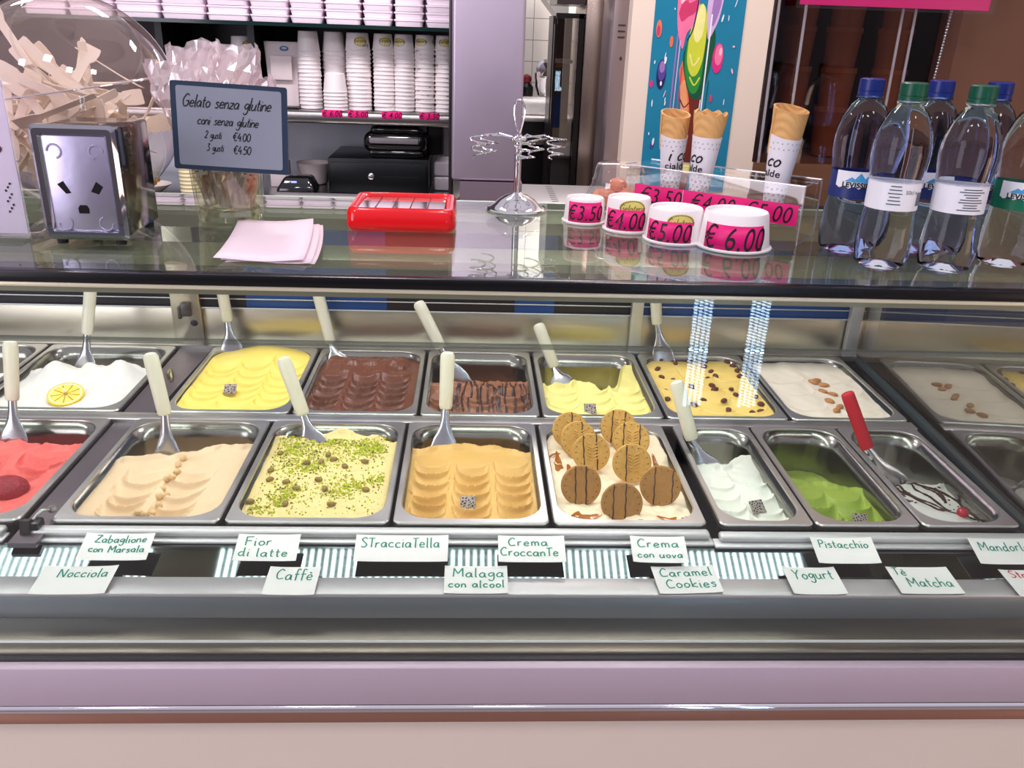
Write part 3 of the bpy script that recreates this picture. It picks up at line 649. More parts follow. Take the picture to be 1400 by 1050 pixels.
# lemon slice
P = pans['B1']; c = Vector((-.828, 1.632, P.z(-.828, 1.632) + .006)); q = Matrix.Rotation(radians(18), 3, 'X') @ Matrix.Rotation(radians(4), 3, 'Y')
lm = thing('lemon_slice', 'round lemon slice lying on the white lemon gelato', 'lemon slice', c)
def disc(r0, r1, z0, z1, n=32):
    mb = MB(); mb.lathe([(max(r0, .0001), z0), (r1, z0), (r1, z1), (max(r0, .0001), z1), (max(r0, .0001), z0)], n=n); mb.v = [tuple(q @ Vector(v) + c) for v in mb.v]; return mb
obj('rind', disc(.0315, .035, -.004, .003), M('lemon rind', (246, 206, 30), .4, var=.1), lm)
obj('pith', disc(.0285, .0315, -.0036, .0028), M('lemon pith', (250, 244, 205), .5), lm)
mb = MB()
for i in range(9):
    a0 = 2 * pi * i / 9 + .04; a1 = 2 * pi * (i + 1) / 9 - .04
    pl = [(.003 * cos((a0 + a1) / 2), .003 * sin((a0 + a1) / 2))] + [(.0288 * cos(a0 + (a1 - a0) * t / 4), .0288 * sin(a0 + (a1 - a0) * t / 4)) for t in range(5)]
    mb.prism(pl, lambda u, v, h: q @ Vector((u, v, h)) + c, -.003, .0024)
obj('pulp', mb, M('lemon pulp', (248, 214, 62), .25, var=.12, scale=120, sss=.2), lm)
# strawberry, cherry, fruit bits
P = pans['F0']
st = obj('strawberry', lump((-.765, 1.262, max(P.z(-.765, 1.262), .852) + .012), (.034, .028, .022), Vector((.2, -.3, 1)).normalized(), .5, .03, 5, 20, 12), M('frozen strawberry', (150, 20, 34), .45, 0, .35, 120, bump=1.0, bscale=260))
tag(st, 'dark red frozen strawberry pressed into the pink gelato', 'strawberry')
P = pans['F7']
ch = thing('cherry', 'glossy red candied cherry on the drizzled white gelato', 'cherry', (.855, 1.233, 0)); z = P.z(.855, 1.233)
obj('fruit', MB().ellipsoid((.855, 1.233, z + .007), (.010, .010, .0095), 20, 12), M('candied cherry', (198, 14, 44), .15, coat=.5), ch)
obj('dimple', MB().ellipsoid((.857, 1.231, z + .0162), (.0022, .0022, .0012), 8, 6), M('cherry dimple', (90, 6, 20), .3), ch)
P = pans['B0']
for i, (x, y, cc, nm) in enumerate([(-1.010, 1.800, (226, 60, 70), 'red'), (-1.035, 1.772, (236, 130, 50), 'orange'), (-1.030, 1.730, (20, 120, 70), 'green'), (-1.022, 1.790, (230, 70, 60), 'coral')]):
    tag(obj('fruit_bit', lump((x, y, P.z(x, y) + .004), (.009, .006, .005), Vector((0, 0, 1)), i * .8, .1, i), M('candied ' + nm, cc, .3)), f'small {nm} candied fruit bit on the far left white gelato', 'candied fruit', 'candied fruit bits')
# chocolate drizzles belong to their gelato
def drizzle(k, lines, r, lab):
    P = pans[k]; mb = MB()
    for ln in lines:
        pts = catmull(ln, 8); q = []
        for x, y in pts:
            x = min(max(x, P.x0 + .016), P.x1 - .016); q.append((x, y, P.z(x, y) + r * .25))
        mb.tube(q, [r * random.uniform(.7, 1.25) for _ in q], 7, flat=.6)
    o = obj('chocolate_drizzle', mb, CHOC, P.g); o['label'] = lab
X0 = pans['B4'].cx
ln = []
for cx in (-.07, -.02, .018, .06, .09):
    for d in (-.014, 0.0, .013): ln.append([(X0 + cx + d + random.uniform(-.003, .003), 1.60 + random.uniform(0, .015)), (X0 + cx + d + random.uniform(-.006, .006), 1.66), (X0 + cx + d + random.uniform(-.006, .006), 1.70), (X0 + cx + d * .6, 1.745)])
ln.append([(X0 + .02, 1.74), (X0 + .05, 1.70), (X0 + .075, 1.69), (X0 + .10, 1.66)])
drizzle('B4', ln, .0024, 'thin dark chocolate stripes')
drizzle('B4', [[(X0 + .042, 1.61), (X0 + .038, 1.66), (X0 + .045, 1.73)], [(X0 - .045, 1.61), (X0 - .05, 1.67), (X0 - .045, 1.74)]], .0045, 'thick dark chocolate stripes')
drizzle('F7', [[(.772, 1.345), (.80, 1.31), (.815, 1.27), (.830, 1.245)], [(.785, 1.35), (.80, 1.325), (.81, 1.30), (.835, 1.275), (.843, 1.25), (.85, 1.235)], [(.800, 1.355), (.83, 1.35), (.86, 1.33), (.885, 1.29), (.895, 1.25), (.893, 1.232), (.870, 1.230)], [(.815, 1.352), (.825, 1.32), (.84, 1.30), (.85, 1.26)],
               [(.84, 1.345), (.855, 1.32), (.858, 1.295)], [(.86, 1.335), (.862, 1.31), (.858, 1.29)], [(.775, 1.322), (.79, 1.315), (.805, 1.32)], [(.78, 1.30), (.79, 1.285)]], .0026, 'dark chocolate drizzle')
mb = MB(); P = pans['F7']
for i in range(46):
    x, y = random.uniform(.86, .892), random.uniform(1.19, 1.41) if i % 3 else random.uniform(1.2, 1.28)
    if i < 10: x, y = random.uniform(.76, .80), random.uniform(1.27, 1.34)
    s_ = random.uniform(.001, .003); z = P.z(x, y); mb.bbox(-s_, s_, -s_ * .7, s_ * .7, -.0006, .0012, .0002, 1, mat=Matrix.Translation((x, y, z)) @ Matrix.Rotation(random.uniform(0, 3), 4, 'Z'))
o = obj('chocolate_flakes', mb, CHOC, P.g); o['kind'] = 'stuff'
# caramel sauce on the cookie gelato
CAR = M('caramel sauce', (166, 96, 22), .15, 0, .25, 50, sss=.1, coat=.3)
def puddle(k, spots):
    P = pans[k]; mb = MB()
    for x, y, a, b_, yaw in spots:
        a *= 1.35; b_ *= 1.5
        n = 16; ring = []; ctr = (x, y, P.z(x, y) + .0016); ph = random.uniform(0, 6)
        for i in range(n):
            t = 2 * pi * i / n; rr_ = 1 + .25 * sin(3 * t + ph); u, v = a * rr_ * cos(t), b_ * rr_ * sin(t); px, py = x + u * cos(yaw) - v * sin(yaw), y + u * sin(yaw) + v * cos(yaw)
            ring.append((px, py, P.z(px, py) + .0006))
        mb.add([ctr] + ring, [(0, 1 + i, 1 + (i + 1) % n) for i in range(n)])
    o = obj('caramel_sauce', mb, CAR, P.g); o['label'] = 'amber caramel sauce puddles and streaks'
puddle('F4', [(.195, 1.185, .016, .006, .1), (.177, 1.193, .008, .004, .6), (.338, 1.183, .018, .006, -.2), (.352, 1.178, .008, .003, 0), (.165, 1.385, .004, .016, .05), (.163, 1.360, .006, .010, 0), (.182, 1.345, .004, .014, 0), (.345, 1.37, .004, .022, 0), (.347, 1.345, .006, .012, 0), (.158, 1.40, .010, .003, .6), (.270, 1.155 + .02, .01, .003, .1)])
# cookies
COOKIE = M('cookie', (206, 160, 78), .7, 0, .14, 90, bump=.9, bscale=170)
COOKED = M('cookie brown', (176, 128, 62), .7, 0, .16, 90, bump=.9, bscale=170)
def cookie(c, yaw, tilt, mat, lab, r=.0345, lines=(-.010, .011), leaf=True):
    t = thing('cookie', lab, 'cookie', c, 'round cookies in the cream gelato')
    mb = MB(); mb.lathe([(.0001, -.0035), (r - .002, -.0035), (r, -.0015), (r, .0012), (r - .0018, .0034), (.0001, .0036)], n=40)
    # pin holes round the edge and a pressed wheat ear
    for i in range(16):
        a = 2 * pi * i / 16; mb.ellipsoid((cos(a) * r * .82, sin(a) * r * .82, .0036), (.0011, .0011, .0006), 6, 4, mi=1)
    if leaf:
        for i in range(6):
            for sgn in (-1, 1): mb.ellipsoid((sgn * .006 + .002, -.012 + i * .0055, .0038), (.0052, .0017, .0018), 8, 5, Matrix.Rotation(sgn * .5, 3, 'Z'), mi=0)
    b_ = obj('biscuit', mb, [mat, M('cookie pin hole', (96, 56, 26), .8)], None); b_.parent = t
    for xo in lines:
        hl = sqrt(max(0, (r - .001) ** 2 - xo * xo)); ms = MB().tube([(xo + .0006 * sin(v * 300), v, .0038) for v in np.linspace(-hl, hl, 14)], [.0011 * random.uniform(.75, 1.3) for _ in range(14)], 6, flat=.7)
        l_ = obj('chocolate_line', ms, CHOC, None); l_.parent = t; l_['label'] = 'dark chocolate line'
    t.rotation_euler = (radians(90 - tilt), 0, yaw)
    return t
for c, yaw, tilt, mt, lab, ls in (
    ((.192, 1.445, .899), .10, 30, COOKIE, 'round cookie at the rear left of the cream gelato', (.004,)),
    ((.286, 1.458, .900), -.15, 30, COOKIE, 'round cookie at the rear right of the cream gelato', (-.012, .012)),
    ((.203, 1.405, .899), .12, 32, COOKIE, 'round cookie in the left line, second from the rear', (.008,)),
    ((.300, 1.398, .903), -.10, 36, COOKIE, 'round cookie in the right line, second from the rear', (-.014, .016)),
    ((.220, 1.352, .900), .08, 30, COOKIE, 'round cookie in the left line, third from the rear', (-.014, .010)),
    ((.287, 1.312, .900), -.05, 28, COOKIE, 'round cookie in the right line, third from the rear', (-.010,)),
    ((.190, 1.245, .893), .05, 22, COOKED, 'round browner cookie at the front left with caramel at its foot', (-.010, .008)),
    ((.253, 1.203, .884), -.06, 22, COOKED, 'browner cookie at the front, sunk deepest in the cream gelato', (-.014, .006)),
    ((.324, 1.242, .895), -.12, 24, COOKED, 'round browner cookie at the front right of the cream gelato', (-.010, .020))):
    cookie(c, yaw, tilt, mt, lab, lines=ls, leaf=mt is COOKIE)

# ------------------------------------------------------------------ spatulas
def spatula(T, J, B, lab, handle=CREAMP, red=False):
    T, J, B = Vector(T), Vector(J), Vector(B)
    t = thing('gelato_spatula', lab, 'gelato spatula', (B.x, B.y, B.z), 'gelato spatulas')
    ax = (T - J).normalized(); n = 12; pts = []; rad = []; L_ = (T - J).length
    R_ = .0132 if not red else .0125
    prof = [(0, .55), (.02, .86), (.06, .97), (.2, 1.0), (.5, 1.02), (.8, 1.06), (.92, 1.04), (.97, .88), (.993, .5), (1, .15)]
    if red: prof = [(0, .9), (.01, 1), (.5, 1.0), (.9, 1.0), (.97, .95), (.99, .75), (1, .3)]
    for q, r in prof: pts.append(J + ax * (L_ * q)); rad.append(R_ * r)
    side = Vector((1, 0, 0)); side = (side - ax * side.dot(ax)).normalized(); dep = ax.cross(side)
    obj('handle', MB().tube(pts, rad, 18, True, flat=.72, up=dep), handle, t)
    d = (B - J).normalized(); w = (Vector((1, 0, 0)) - d * d.x).normalized(); th = d.cross(w); Lb = (B - J).length
    loops = []
    for q, hw, ht in ((-.10, .0075, .0065), (.0, .0078, .0062), (.25, .0082, .0058), (.45, .0105, .0048), (.65, .0155, .0036), (.82, .021, .0026), (1.0, .0245, .0018), (1.25, .0262, .0014), (1.42, .0262, .0010)):
        c = J + d * (Lb * q)
        loops.append([c + w * (hw * cos(a)) + th * (ht * sin(a)) for a in (2 * pi * i / 20 for i in range(20))])
    obj('blade', MB().loft(loops, True, True), M('spatula steel', (198, 200, 202), .2, 1, .06, 20, rvar=.04), t)
    return t
WHITEH = CREAMP
spatula((-0.842, 1.499, 1.042), (-0.844, 1.469, 0.933), (-0.844, 1.449, 0.868), 'ivory-handled spatula standing in the pink strawberry gelato')
spatula((-0.576, 1.453, 1.04), (-0.552, 1.423, 0.929), (-0.55, 1.403, 0.856), 'ivory-handled spatula standing in the beige hazelnut gelato')
spatula((-0.350, 1.496, 1.019), (-0.312, 1.466, 0.913), (-0.294, 1.446, 0.868), 'ivory-handled spatula leaning in the crumb-covered pistachio gelato')
spatula((-0.042, 1.502, 1.033), (-0.045, 1.472, 0.926), (-0.047, 1.444, 0.862), 'ivory-handled spatula standing upright in the caramel brown gelato')
spatula((0.383, 1.443, 1.005), (0.419, 1.413, 0.896), (0.45, 1.393, 0.848), 'ivory-handled spatula in the narrow pan of white yogurt gelato')
spatula((0.691, 1.402, 1.004), (0.739, 1.377, 0.902), (0.796, 1.362, 0.838), 'red-handled spatula in the chocolate-drizzled white gelato', M('red plastic handle', (206, 24, 40), .4), True)
spatula((-0.832, 1.846, 1.075), (-0.851, 1.816, 0.939), (-0.857, 1.796, 0.868), 'ivory-handled spatula standing in the white lemon gelato')
spatula((-0.580, 1.925, 1.052), (-0.567, 1.909, 0.943), (-0.560, 1.893, 0.886), 'ivory-handled spatula behind the bright yellow custard gelato')
spatula((-0.357, 1.920, 1.019), (-0.327, 1.890, 0.900), (-0.313, 1.870, 0.868), 'ivory-handled spatula behind the dark chocolate gelato')
spatula((-0.120, 1.842, 1.024), (-0.065, 1.812, 0.922), (-0.03, 1.792, 0.862), 'ivory-handled spatula slanting from the drizzled milk chocolate gelato')
spatula((0.154, 1.844, 0.976), (0.195, 1.814, 0.880), (0.208, 1.794, 0.858), 'ivory-handled spatula lying low in the pale yellow gelato')
spatula((0.436, 1.926, 1.040), (0.446, 1.912, 0.955), (0.463, 1.896, 0.888), 'ivory-handled spatula behind the yellow gelato with raisins')

# ------------------------------------------------------------------ name cards
CARD = M('white card', (246, 246, 240), .6, 0, .015, 25)
def card(lines, x0, x1, y0, y1, z0, z1, rot, lab, ink=INKGREEN, hs=None, pos=None):
    cx, cy, cz = (x0 + x1) / 2, (y0 + y1) / 2, (z0 + z1) / 2
    w, d = (x1 - x0), sqrt((y1 - y0) ** 2 + (z1 - z0) ** 2); tl = math.atan2(z1 - z0, y1 - y0)
    R_ = Matrix.Rotation(rot, 3, 'Z') @ Matrix.Rotation(tl, 3, 'X')
    t = thing('name_card', lab, 'name card', (cx, cy, cz), 'flavour cards')
    fn = lambda u, v, h=0: Vector((cx, cy, cz)) + R_ @ Vector((u, v, h + .0006 + .0022 * (u / w * 2) ** 4 * (1 if (len(lab) % 2) else .6)))
    mb = MB(); nu = 10
    top = [fn(-w / 2 + w * i / nu, s_ * d / 2, .0003) for s_ in (-1, 1) for i in range(nu + 1)]; bot = [fn(-w / 2 + w * i / nu, s_ * d / 2, -.0003) for s_ in (-1, 1) for i in range(nu + 1)]
    n = nu + 1; f = []
    for i in range(nu): f += [(i, i + 1, n + i + 1, n + i), (2 * n + i + 1, 2 * n + i, 3 * n + i, 3 * n + i + 1), (i + 1, i, 2 * n + i, 2 * n + i + 1), (n + i, n + i + 1, 3 * n + i + 1, 3 * n + i)]
    f += [(0, n, 3 * n, 2 * n), (n - 1, 2 * n - 1, 4 * n - 1, 3 * n - 1)]
    obj('paper', mb.add(top + bot, f), CARD, t)
    vf = []
    for k, ln in enumerate(lines):
        h = (hs[k] if hs else .022); px, py = pos[k]; wl = 1.15
        g, wd = pen_text(ln, h, .0021, wide=wl)
        if wd > w - px - .002: wl *= (w - px - .002) / wd * .97; g, wd = pen_text(ln, h, .0021, wide=wl, track=.03)
        g = shift(g, -w / 2 + px, .0315 - py); vf.append(([(a, b * d / .063) for a, b in g[0]], g[1]))
    o = obj('handwriting', MB().map2(join(*vf), lambda u, v, h: fn(u, v, .0008)), ink, t, smooth=False); o['label'] = 'felt pen lettering'
U = (1.067, 1.114, .861, .8765); Lw = (1.004, 1.063, .8475, .853)
cy_ = lambda a, b: (a, b)
def up(lines, x0, x1, lab, hs, pos, rot=0): card(lines, x0, x1, *U, rot, lab, hs=hs, pos=pos)
def lo(lines, x0, x1, lab, hs, pos, rot=0, ink=INKGREEN, dy=0): card(lines, x0, x1, Lw[0] + dy, Lw[1] + dy, Lw[2], Lw[3], rot, lab, ink, hs=hs, pos=pos)
up(['Zabaglione', 'con Marsala'], -.571, -.470, 'white card reading Zabaglione con Marsala', (.0175, .016), ((.016, .022), (.012, .045)))
lo(['Nocciola'], -.612, -.508, 'white card reading Nocciola', (.020,), ((.024, .026),), .02)
up(['Fior', 'di latte'], -.346, -.253, 'white card reading Fior di latte', (.0215, .020), ((.012, .027), (.006, .053)))
lo(['Caffè'], -.290, -.216, 'white card reading Caffè', (.024,), ((.012, .030),), -.01)
up(['STracciaTella'], -.169, -.029, 'white card reading Stracciatella', (.0235,), ((.008, .030),))
lo(['Malaga', 'con alcool'], -.033, .060, 'white card reading Malaga con alcool', (.021, .0165), ((.012, .026), (.006, .050)), 0, dy=.004)
up(['Crema', 'CroccanTe'], .047, .149, 'white card reading Crema Croccante', (.020, .0205), ((.015, .025), (.003, .049)))
up(['Crema', 'con uova'], .251, .336, 'white card reading Crema con uova', (.021, .016), ((.010, .027), (.008, .052)), -.02)
lo(['Caramel', 'Cookies'], .279, .375, 'white card reading Caramel Cookies', (.020, .0205), ((.010, .024), (.014, .051)), .05, dy=.006)
up(['Pistacchio'], .536, .634, 'white card reading Pistacchio', (.020,), ((.010, .026),))
lo(['Yogurt'], .479, .560, 'white card reading Yogurt', (.0235,), ((.012, .028),), .0, dy=.004)
lo(['Tè', 'Matcha'], .642, .738, 'white card reading Tè Matcha', (.018, .022), ((.008, .020), (.020, .047)), -.0, dy=.006)
up(['Mandorla'], .790, .893, 'white card reading Mandorla', (.0225,), ((.012, .031),))
lo(['Stra', 'v', 'con'], .817, .935, 'white card with red handwriting under the Mandorla card', (.017, .015, .012), ((.012, .019), (.030, .040), (.020, .056)), .02, INKRED)

# ------------------------------------------------------------------ on the glass shelf, left
LILAC = M('lilac printed card', (222, 200, 232), .4, 0, .05, 8, coat=.3)
t = thing('leaning_menu_card', 'lilac menu card in a clear stand at the far left of the glass shelf', 'menu card', (-.62, 1.06, S))
obj('card', MB().bbox(-.72, -.5455, 1.058, 1.061, S + .006, 1.543, .0008), LILAC, t)
obj('stand', MB().bbox(-.72, -.542, 1.054, 1.0575, S, 1.546, .0008).bbox(-.72, -.542, 1.03, 1.09, S, S + .003, .0008), ACRYL, t)
obj('printed_mark', MB().map2(ovalpatch(-.5665, 1.4475, .009, .006), lambda u, v, h: Vector((u, 1.0572, v))), M('plum print', (90, 24, 50), .5), t)
mb = MB()
for i in range(9): mb.box(-.5632 + .003 * (i % 3), -.5612 + .003 * (i % 3), 1.0568, 1.0573, 1.372 + i * .0042, 1.3745 + i * .0042)
obj('printed_lines', mb, INKBLACK, t)

# clear globe full of gelato spoons
GC = Vector((-.556, 1.262, 1.483)); GR = .143
t = thing('clear_globe', 'large clear plastic globe filled with gelato spoons', 'globe', (GC.x, GC.y, S))
PINKG = thin_glass('clear globe plastic', (.97, .92, .91), .07, 1.0, rough=.03, hazy=.08, haze_rgb=(240, 200, 196))
mb = MB(); mb.lathe([(GR * sin(pi * j / 36), -GR * cos(pi * j / 36)) for j in range(1, 36)], GC, 56, True, True)
obj('shell', mb, PINKG, t)
qs = Matrix.Rotation(radians(-9), 3, 'Y')
ring = [GC + qs @ Vector((GR * 1.004 * cos(a), GR * 1.004 * sin(a), .018)) for a in (2 * pi * i / 64 for i in range(64))]
obj('seam', MB().tube(ring, .0013, 6, closed=True), ACRYLEDGE, t)
ax = Vector((.42, -.62, .66)).normalized(); u_ = ax.orthogonal().normalized(); v_ = ax.cross(u_)
obj('opening_rim', MB().tube([GC + ax * (GR * .86) + (u_ * cos(a) + v_ * sin(a)) * GR * .52 for a in (2 * pi * i / 48 for i in range(48))], .0013, 8, closed=True), ACRYL, t)
obj('foot_ring', MB().lathe([(.062, 0), (.066, .002), (.060, .014), (.056, .012), (.062, 0)], (GC.x, GC.y, S), 40), ACRYL, t)
# the spoons
SPN = M('cream plastic spoon', (250, 238, 220), .4, 0, .04, 20)
def spoon_mesh():
    out = [(-.052, .0045), (-.049, .006), (.0, .0058), (.018, .0062), (.026, .011), (.040, .0125), (.049, .012), (.051, .0105)]
    poly = [(x, w) for x, w in out] + [(x, -w) for x, w in reversed(out)]
    return MB().prism(poly, lambda u, v, h: Vector((u, v, h + 2.2 * max(0, u - .018) ** 2)), -.0007, .0007)
sp0 = None; placed = 0; att = 0
r_ = random.Random(5); placed_segs = []
while placed < 92 and att < 9000:
    att += 1
    c = Vector((r_.uniform(-1, 1), r_.uniform(-1, 1), r_.uniform(-1, 1))) * GR * .92
    topz = -.012 + .045 * sin(c.x * 25 + 1) + (.03 if c.x < .02 else -.02)
    if c.z > topz: continue
    d = Vector((r_.gauss(0, 1), r_.gauss(0, .8), r_.gauss(0, .75))).normalized()
    if max((c + d * .053).length, (c - d * .053).length) > GR * .965: continue
    if min([(c - q).length for q, _ in placed_segs] + [1]) < .017: continue
    q = d.to_track_quat('X', 'Z').to_matrix().to_4x4() @ Matrix.Rotation(r_.uniform(-1.6, 1.6), 4, 'X')
    if sp0 is None: sp0 = obj('gelato_spoon', spoon_mesh(), SPN); o = sp0
    else: o = sp0.copy(); COL.objects.link(o)
    o.matrix_world = Matrix.Translation(GC + c) @ q
    tag(o, 'cream plastic gelato spoon in the heap inside the clear globe', 'spoon', 'gelato spoons in the clear globe')
    placed_segs.append((c, d)); placed += 1
for j, (px, pz, ang, yy, lab) in enumerate([(-.045, .085, 118, -.05, 'cream paddle spoon standing upright above the heap at the left of the globe'), (.015, .045, -48, -.075, 'long cream spoon slanting down across the front of the globe'), (.002, .032, -52, -.082, 'cream spoon lying just under the long slanting one in the globe'), (-.028, -.0, 62, -.085, 'lilac shaded spoon leaning right at the front of the globe')]):
    o = sp0.copy(); COL.objects.link(o); o.matrix_world = Matrix.Translation(GC + Vector((px, yy, pz))) @ Matrix.Rotation(radians(-ang), 4, 'Y') @ Matrix.Rotation(radians(80), 4, 'X')
    o.scale = (1.0,) * 3; tag(o, lab, 'spoon', 'gelato spoons in the clear globe')

# napkin dispenser
t = thing('napkin_dispenser', 'chrome napkin dispenser with a framed front plate', 'napkin dispenser', (-.462, 1.09, S))
x0, x1, y0, y1, z0, z1 = -.512, -.414, 1.037, 1.150, S + .006, 1.480
obj('body', MB().bbox(x0 + .004, x1 - .004, y0 + .004, y1, z0 + .003, z1 - .003, .003), M('smoky chrome', (150, 140, 136), .1, 1, .08, 10), t)
fr = MB(); loops = []
for ins, yy in ((0, y0 + .006), (0, y0 - .002), (.004, y0 - .006), (.010, y0 - .006), (.0135, y0 - .001)): loops.append([(x, yy, z) for x, _, z in [(p[0], 0, p[1]) for p in [(q[0], q[1]) for q in rr(x0 + ins, x1 - ins, z0 + ins, z1 - ins, max(.001, .006 - ins * .3), 0, 4)]]])
obj('frame', fr.loft(loops), M('dispenser chrome', (168, 168, 178), .06, 1, .03, 20), t)
PLATE = M('pressed face plate', (196, 190, 216), .38, 1, .10, 14, bump=.12, bscale=60)
pl = obj('face_plate', MB().bbox(x0 + .012, x1 - .012, y0 - .003, y0 + .004, z0 + .012, z1 - .012, .002), PLATE, t)
mb = MB()
xc = (x0 + x1) / 2
for sx in (-1, 1):
    mb.prism([(xc + sx * .019 - .0075, 1.408 - sx * .004), (xc + sx * .019 + .0015, 1.408 - .007), (xc + sx * .019 + .0075, 1.406 + sx * .004), (xc + sx * .019, 1.416)], lambda u, v, h: Vector((u, y0 - .0032 + h, v)), 0, .0005)
mb.prism([(xc - .006, 1.378), (xc + .006, 1.378), (xc + .0065, 1.384), (xc + .004, 1.388), (xc - .004, 1.388), (xc - .0065, 1.384)], lambda u, v, h: Vector((u, y0 - .0032 + h, v)), 0, .0005)
obj('finger_hole', mb, BLACK, pl)
for sx in (-1, 1):
    for zc, s_ in ((1.450, 1), (1.366, -1)):
        obj('embossed_scroll', MB().tube([(xc + sx * (.024 + .008 * cos(a)), y0 - .0032, zc + s_ * .008 * sin(a)) for a in np.linspace(0, 4.4, 12)], .0012, 6), PLATE, pl)
for xx in (x0 + .014, x1 - .014): obj('foot', MB().lathe([(.006, 0), (.0065, .007)], (xx, y0 + .006, S), 14, True, True), RUBBER, t)
for xx in (x0 + .014, x1 - .014): obj('foot', MB().lathe([(.006, 0), (.0065, .007)], (xx, y1 - .012, S), 14, True, True), RUBBER, t)

# glass tumbler with wrapped gluten free cones and its price sign
TC = Vector((-.337, 1.200, S))
t = thing('glass_tumbler', 'thick-bottomed glass tumbler holding wrapped wafer cones', 'tumbler', TC)
obj('glass', MB().lathe([(.0001, 0), (.041, 0), (.0435, .004), (.045, .012), (.0525, .130), (.0522, .132), (.0500, .131), (.0425, .022), (.036, .018), (.0001, .017)], TC, 40), thin_glass('tumbler glass', (.95, .96, .88), .07, 1.0), t)
obj('thick_base', MB().lathe([(.0001, .002), (.040, .002), (.043, .010), (.040, .0165), (.0001, .0165)], TC, 40), thin_glass('tumbler base glass', (.86, .88, .78), .22), t)
FILM = thin_glass('crinkled film', (.98, .94, .95), .12, 1.0, .10, hazy=.34, bump=0, haze_rgb=(255, 234, 236))
WAF = M('wafer cone', (216, 160, 94), .65, 0, .15, 60, bump=.4, bscale=90)
def wrapped(base, top, yaw, lab, r0=.010, r1=.030, seed=0, tail=.03):
    B, T = Vector(base), Vector(top); ax = (T - B).normalized(); L_ = (T - B).length; r = np.random.RandomState(seed)
    t = thing('wrapped_cone', lab, 'wrapped wafer cone', B, 'wrapped wafer cones in the tumbler')
    u = (Vector((cos(yaw), sin(yaw), 0)) - ax * ax.dot(Vector((cos(yaw), sin(yaw), 0)))).normalized(); v = ax.cross(u)
    def ringf(q, ra, fl=1, jag=0): return [B + ax * (L_ * q + (jag * sin(5 * a + seed))) + u * (ra * cos(a)) + v * (ra * fl * sin(a)) for a in (2 * pi * i / 34 for i in range(34))]
    obj('cone', MB().loft([ringf(.06, .006), ringf(.7, r1 * .62), ringf(.72, r1 * .66), ringf(.74, r1 * .62)], True, True), WAF, t)
    lo = []
    for k in range(21):
        q = k / 20; ra = r0 + (r1 - r0) * min(1, q * 1.3); fl = .85 if q < .75 else max(.16, .85 - (q - .75) * 3.4)
        rg = ringf(q * 1.12, ra * (1 + (.18 if q > .7 else 0)), fl, .004 if q > .9 else 0)
        lo.append([p + Vector(r.uniform(-1, 1, 3)) * .0030 for p in rg])
    obj('wrapper', MB().loft(lo, True, False), FILM, t, smooth=False)
    pm = MB()
    ang = math.atan2(-1, 0)
    fw = Vector((0, -1, 0)); a0 = math.atan2(fw.dot(v), fw.dot(u))
    vv = []
    for q in (.25, .42, .6):
        for da in (-.45, 0, .45):
            ra = (r0 + (r1 - r0) * q * 1.3) * .95 + .002; vv.append(B + ax * (L_ * q) + u * (ra * cos(a0 + da)) + v * (ra * .85 * sin(a0 + da)))
    pm.add(vv, [(0, 1, 4, 3), (1, 2, 5, 4), (3, 4, 7, 6), (4, 5, 8, 7)])
    lb = obj('sticker', pm, WHITEP, t)
    pm = MB()
    for k in range(6):
        q = .28 + k * .05; ra = (r0 + (r1 - r0) * q * 1.3) * .95 + .0027
        pm.add([B + ax * (L_ * (q + dq)) + u * (ra * cos(a0 + da)) + v * (ra * .85 * sin(a0 + da)) for dq, da in ((0, -.36), (0, .36 - .2 * (k % 2)), (.012, .36 - .2 * (k % 2)), (.012, -.36))], [(0, 1, 2, 3)])
    obj('small_print', pm, M('grey print', (90, 84, 96), .6), lb)
wrapped(TC + Vector((-.018, -.008, .022)), (-.385, 1.185, 1.530), .3, 'wrapped cone leaning left out of the tumbler', seed=1)
wrapped(TC + Vector((.004, -.020, .022)), (-.362, 1.195, 1.545), .2, 'wrapped cone with a square flat film end, second from the left', seed=2, r1=.028)
wrapped(TC + Vector((.012, .004, .022)), (-.318, 1.205, 1.545), -.2, 'wrapped cone standing nearly upright in the tumbler middle', seed=3, r1=.032)
wrapped(TC + Vector((.024, -.006, .022)), (-.283, 1.190, 1.515), -.5, 'low wrapped cone leaning right in the tumbler', seed=4, r1=.022)
wrapped(TC + Vector((-.006, .018, .022)), (-.350, 1.238, 1.535), .6, 'wrapped cone at the back of the tumbler', seed=6, r1=.028)
# sign
o0 = Vector((-.3075, 1.128, 1.4705)); tilt = radians(2.2)
ex = Vector((cos(tilt), .02, -sin(tilt))).normalized(); ey = Vector((sin(tilt) - .01, 0.05, cos(tilt))).normalized(); ey = (ey - ex * ey.dot(ex)).normalized()
t = thing('price_sign', 'grey price sign with dark blue border, reading Gelato senza glutine', 'price sign', o0)
def slab(u0, u1, v0, v1, h0, h1):
    fn = flat(o0, ex, ey, 0); return MB().prism([(p[0], p[1]) for p in rr(u0, u1, v0, v1, .003, 0, 3)], fn, h0, h1)
obj('border', slab(-.0715, .0715, -.0535, .0535, -.002, 0), M('dark blue card', (40, 56, 78), .35, coat=.3), t)
obj('sheet', slab(-.0645, .0645, -.0480, .0480, -.001, .0006), M('silver grey sheet', (138, 143, 158), .35, 0, .08, 14, coat=.3), t)
def fit(txt, w, h, pen, sl):
    g, _ = pen_text(txt, 1, pen / h, sl, .004, -.05, 'L', 1.0); xs = [a for a, _ in g[0]]; k = w / (max(xs) - min(xs)); m = (max(xs) + min(xs)) / 2
    return ([((a - m) * k, b * h) for a, b in g[0]], g[1])
L1 = fit('Gelato senza glutine', .109, .0150, .0013, .3); L2 = fit('coni senza glutine', .076, .0118, .0011, .3)
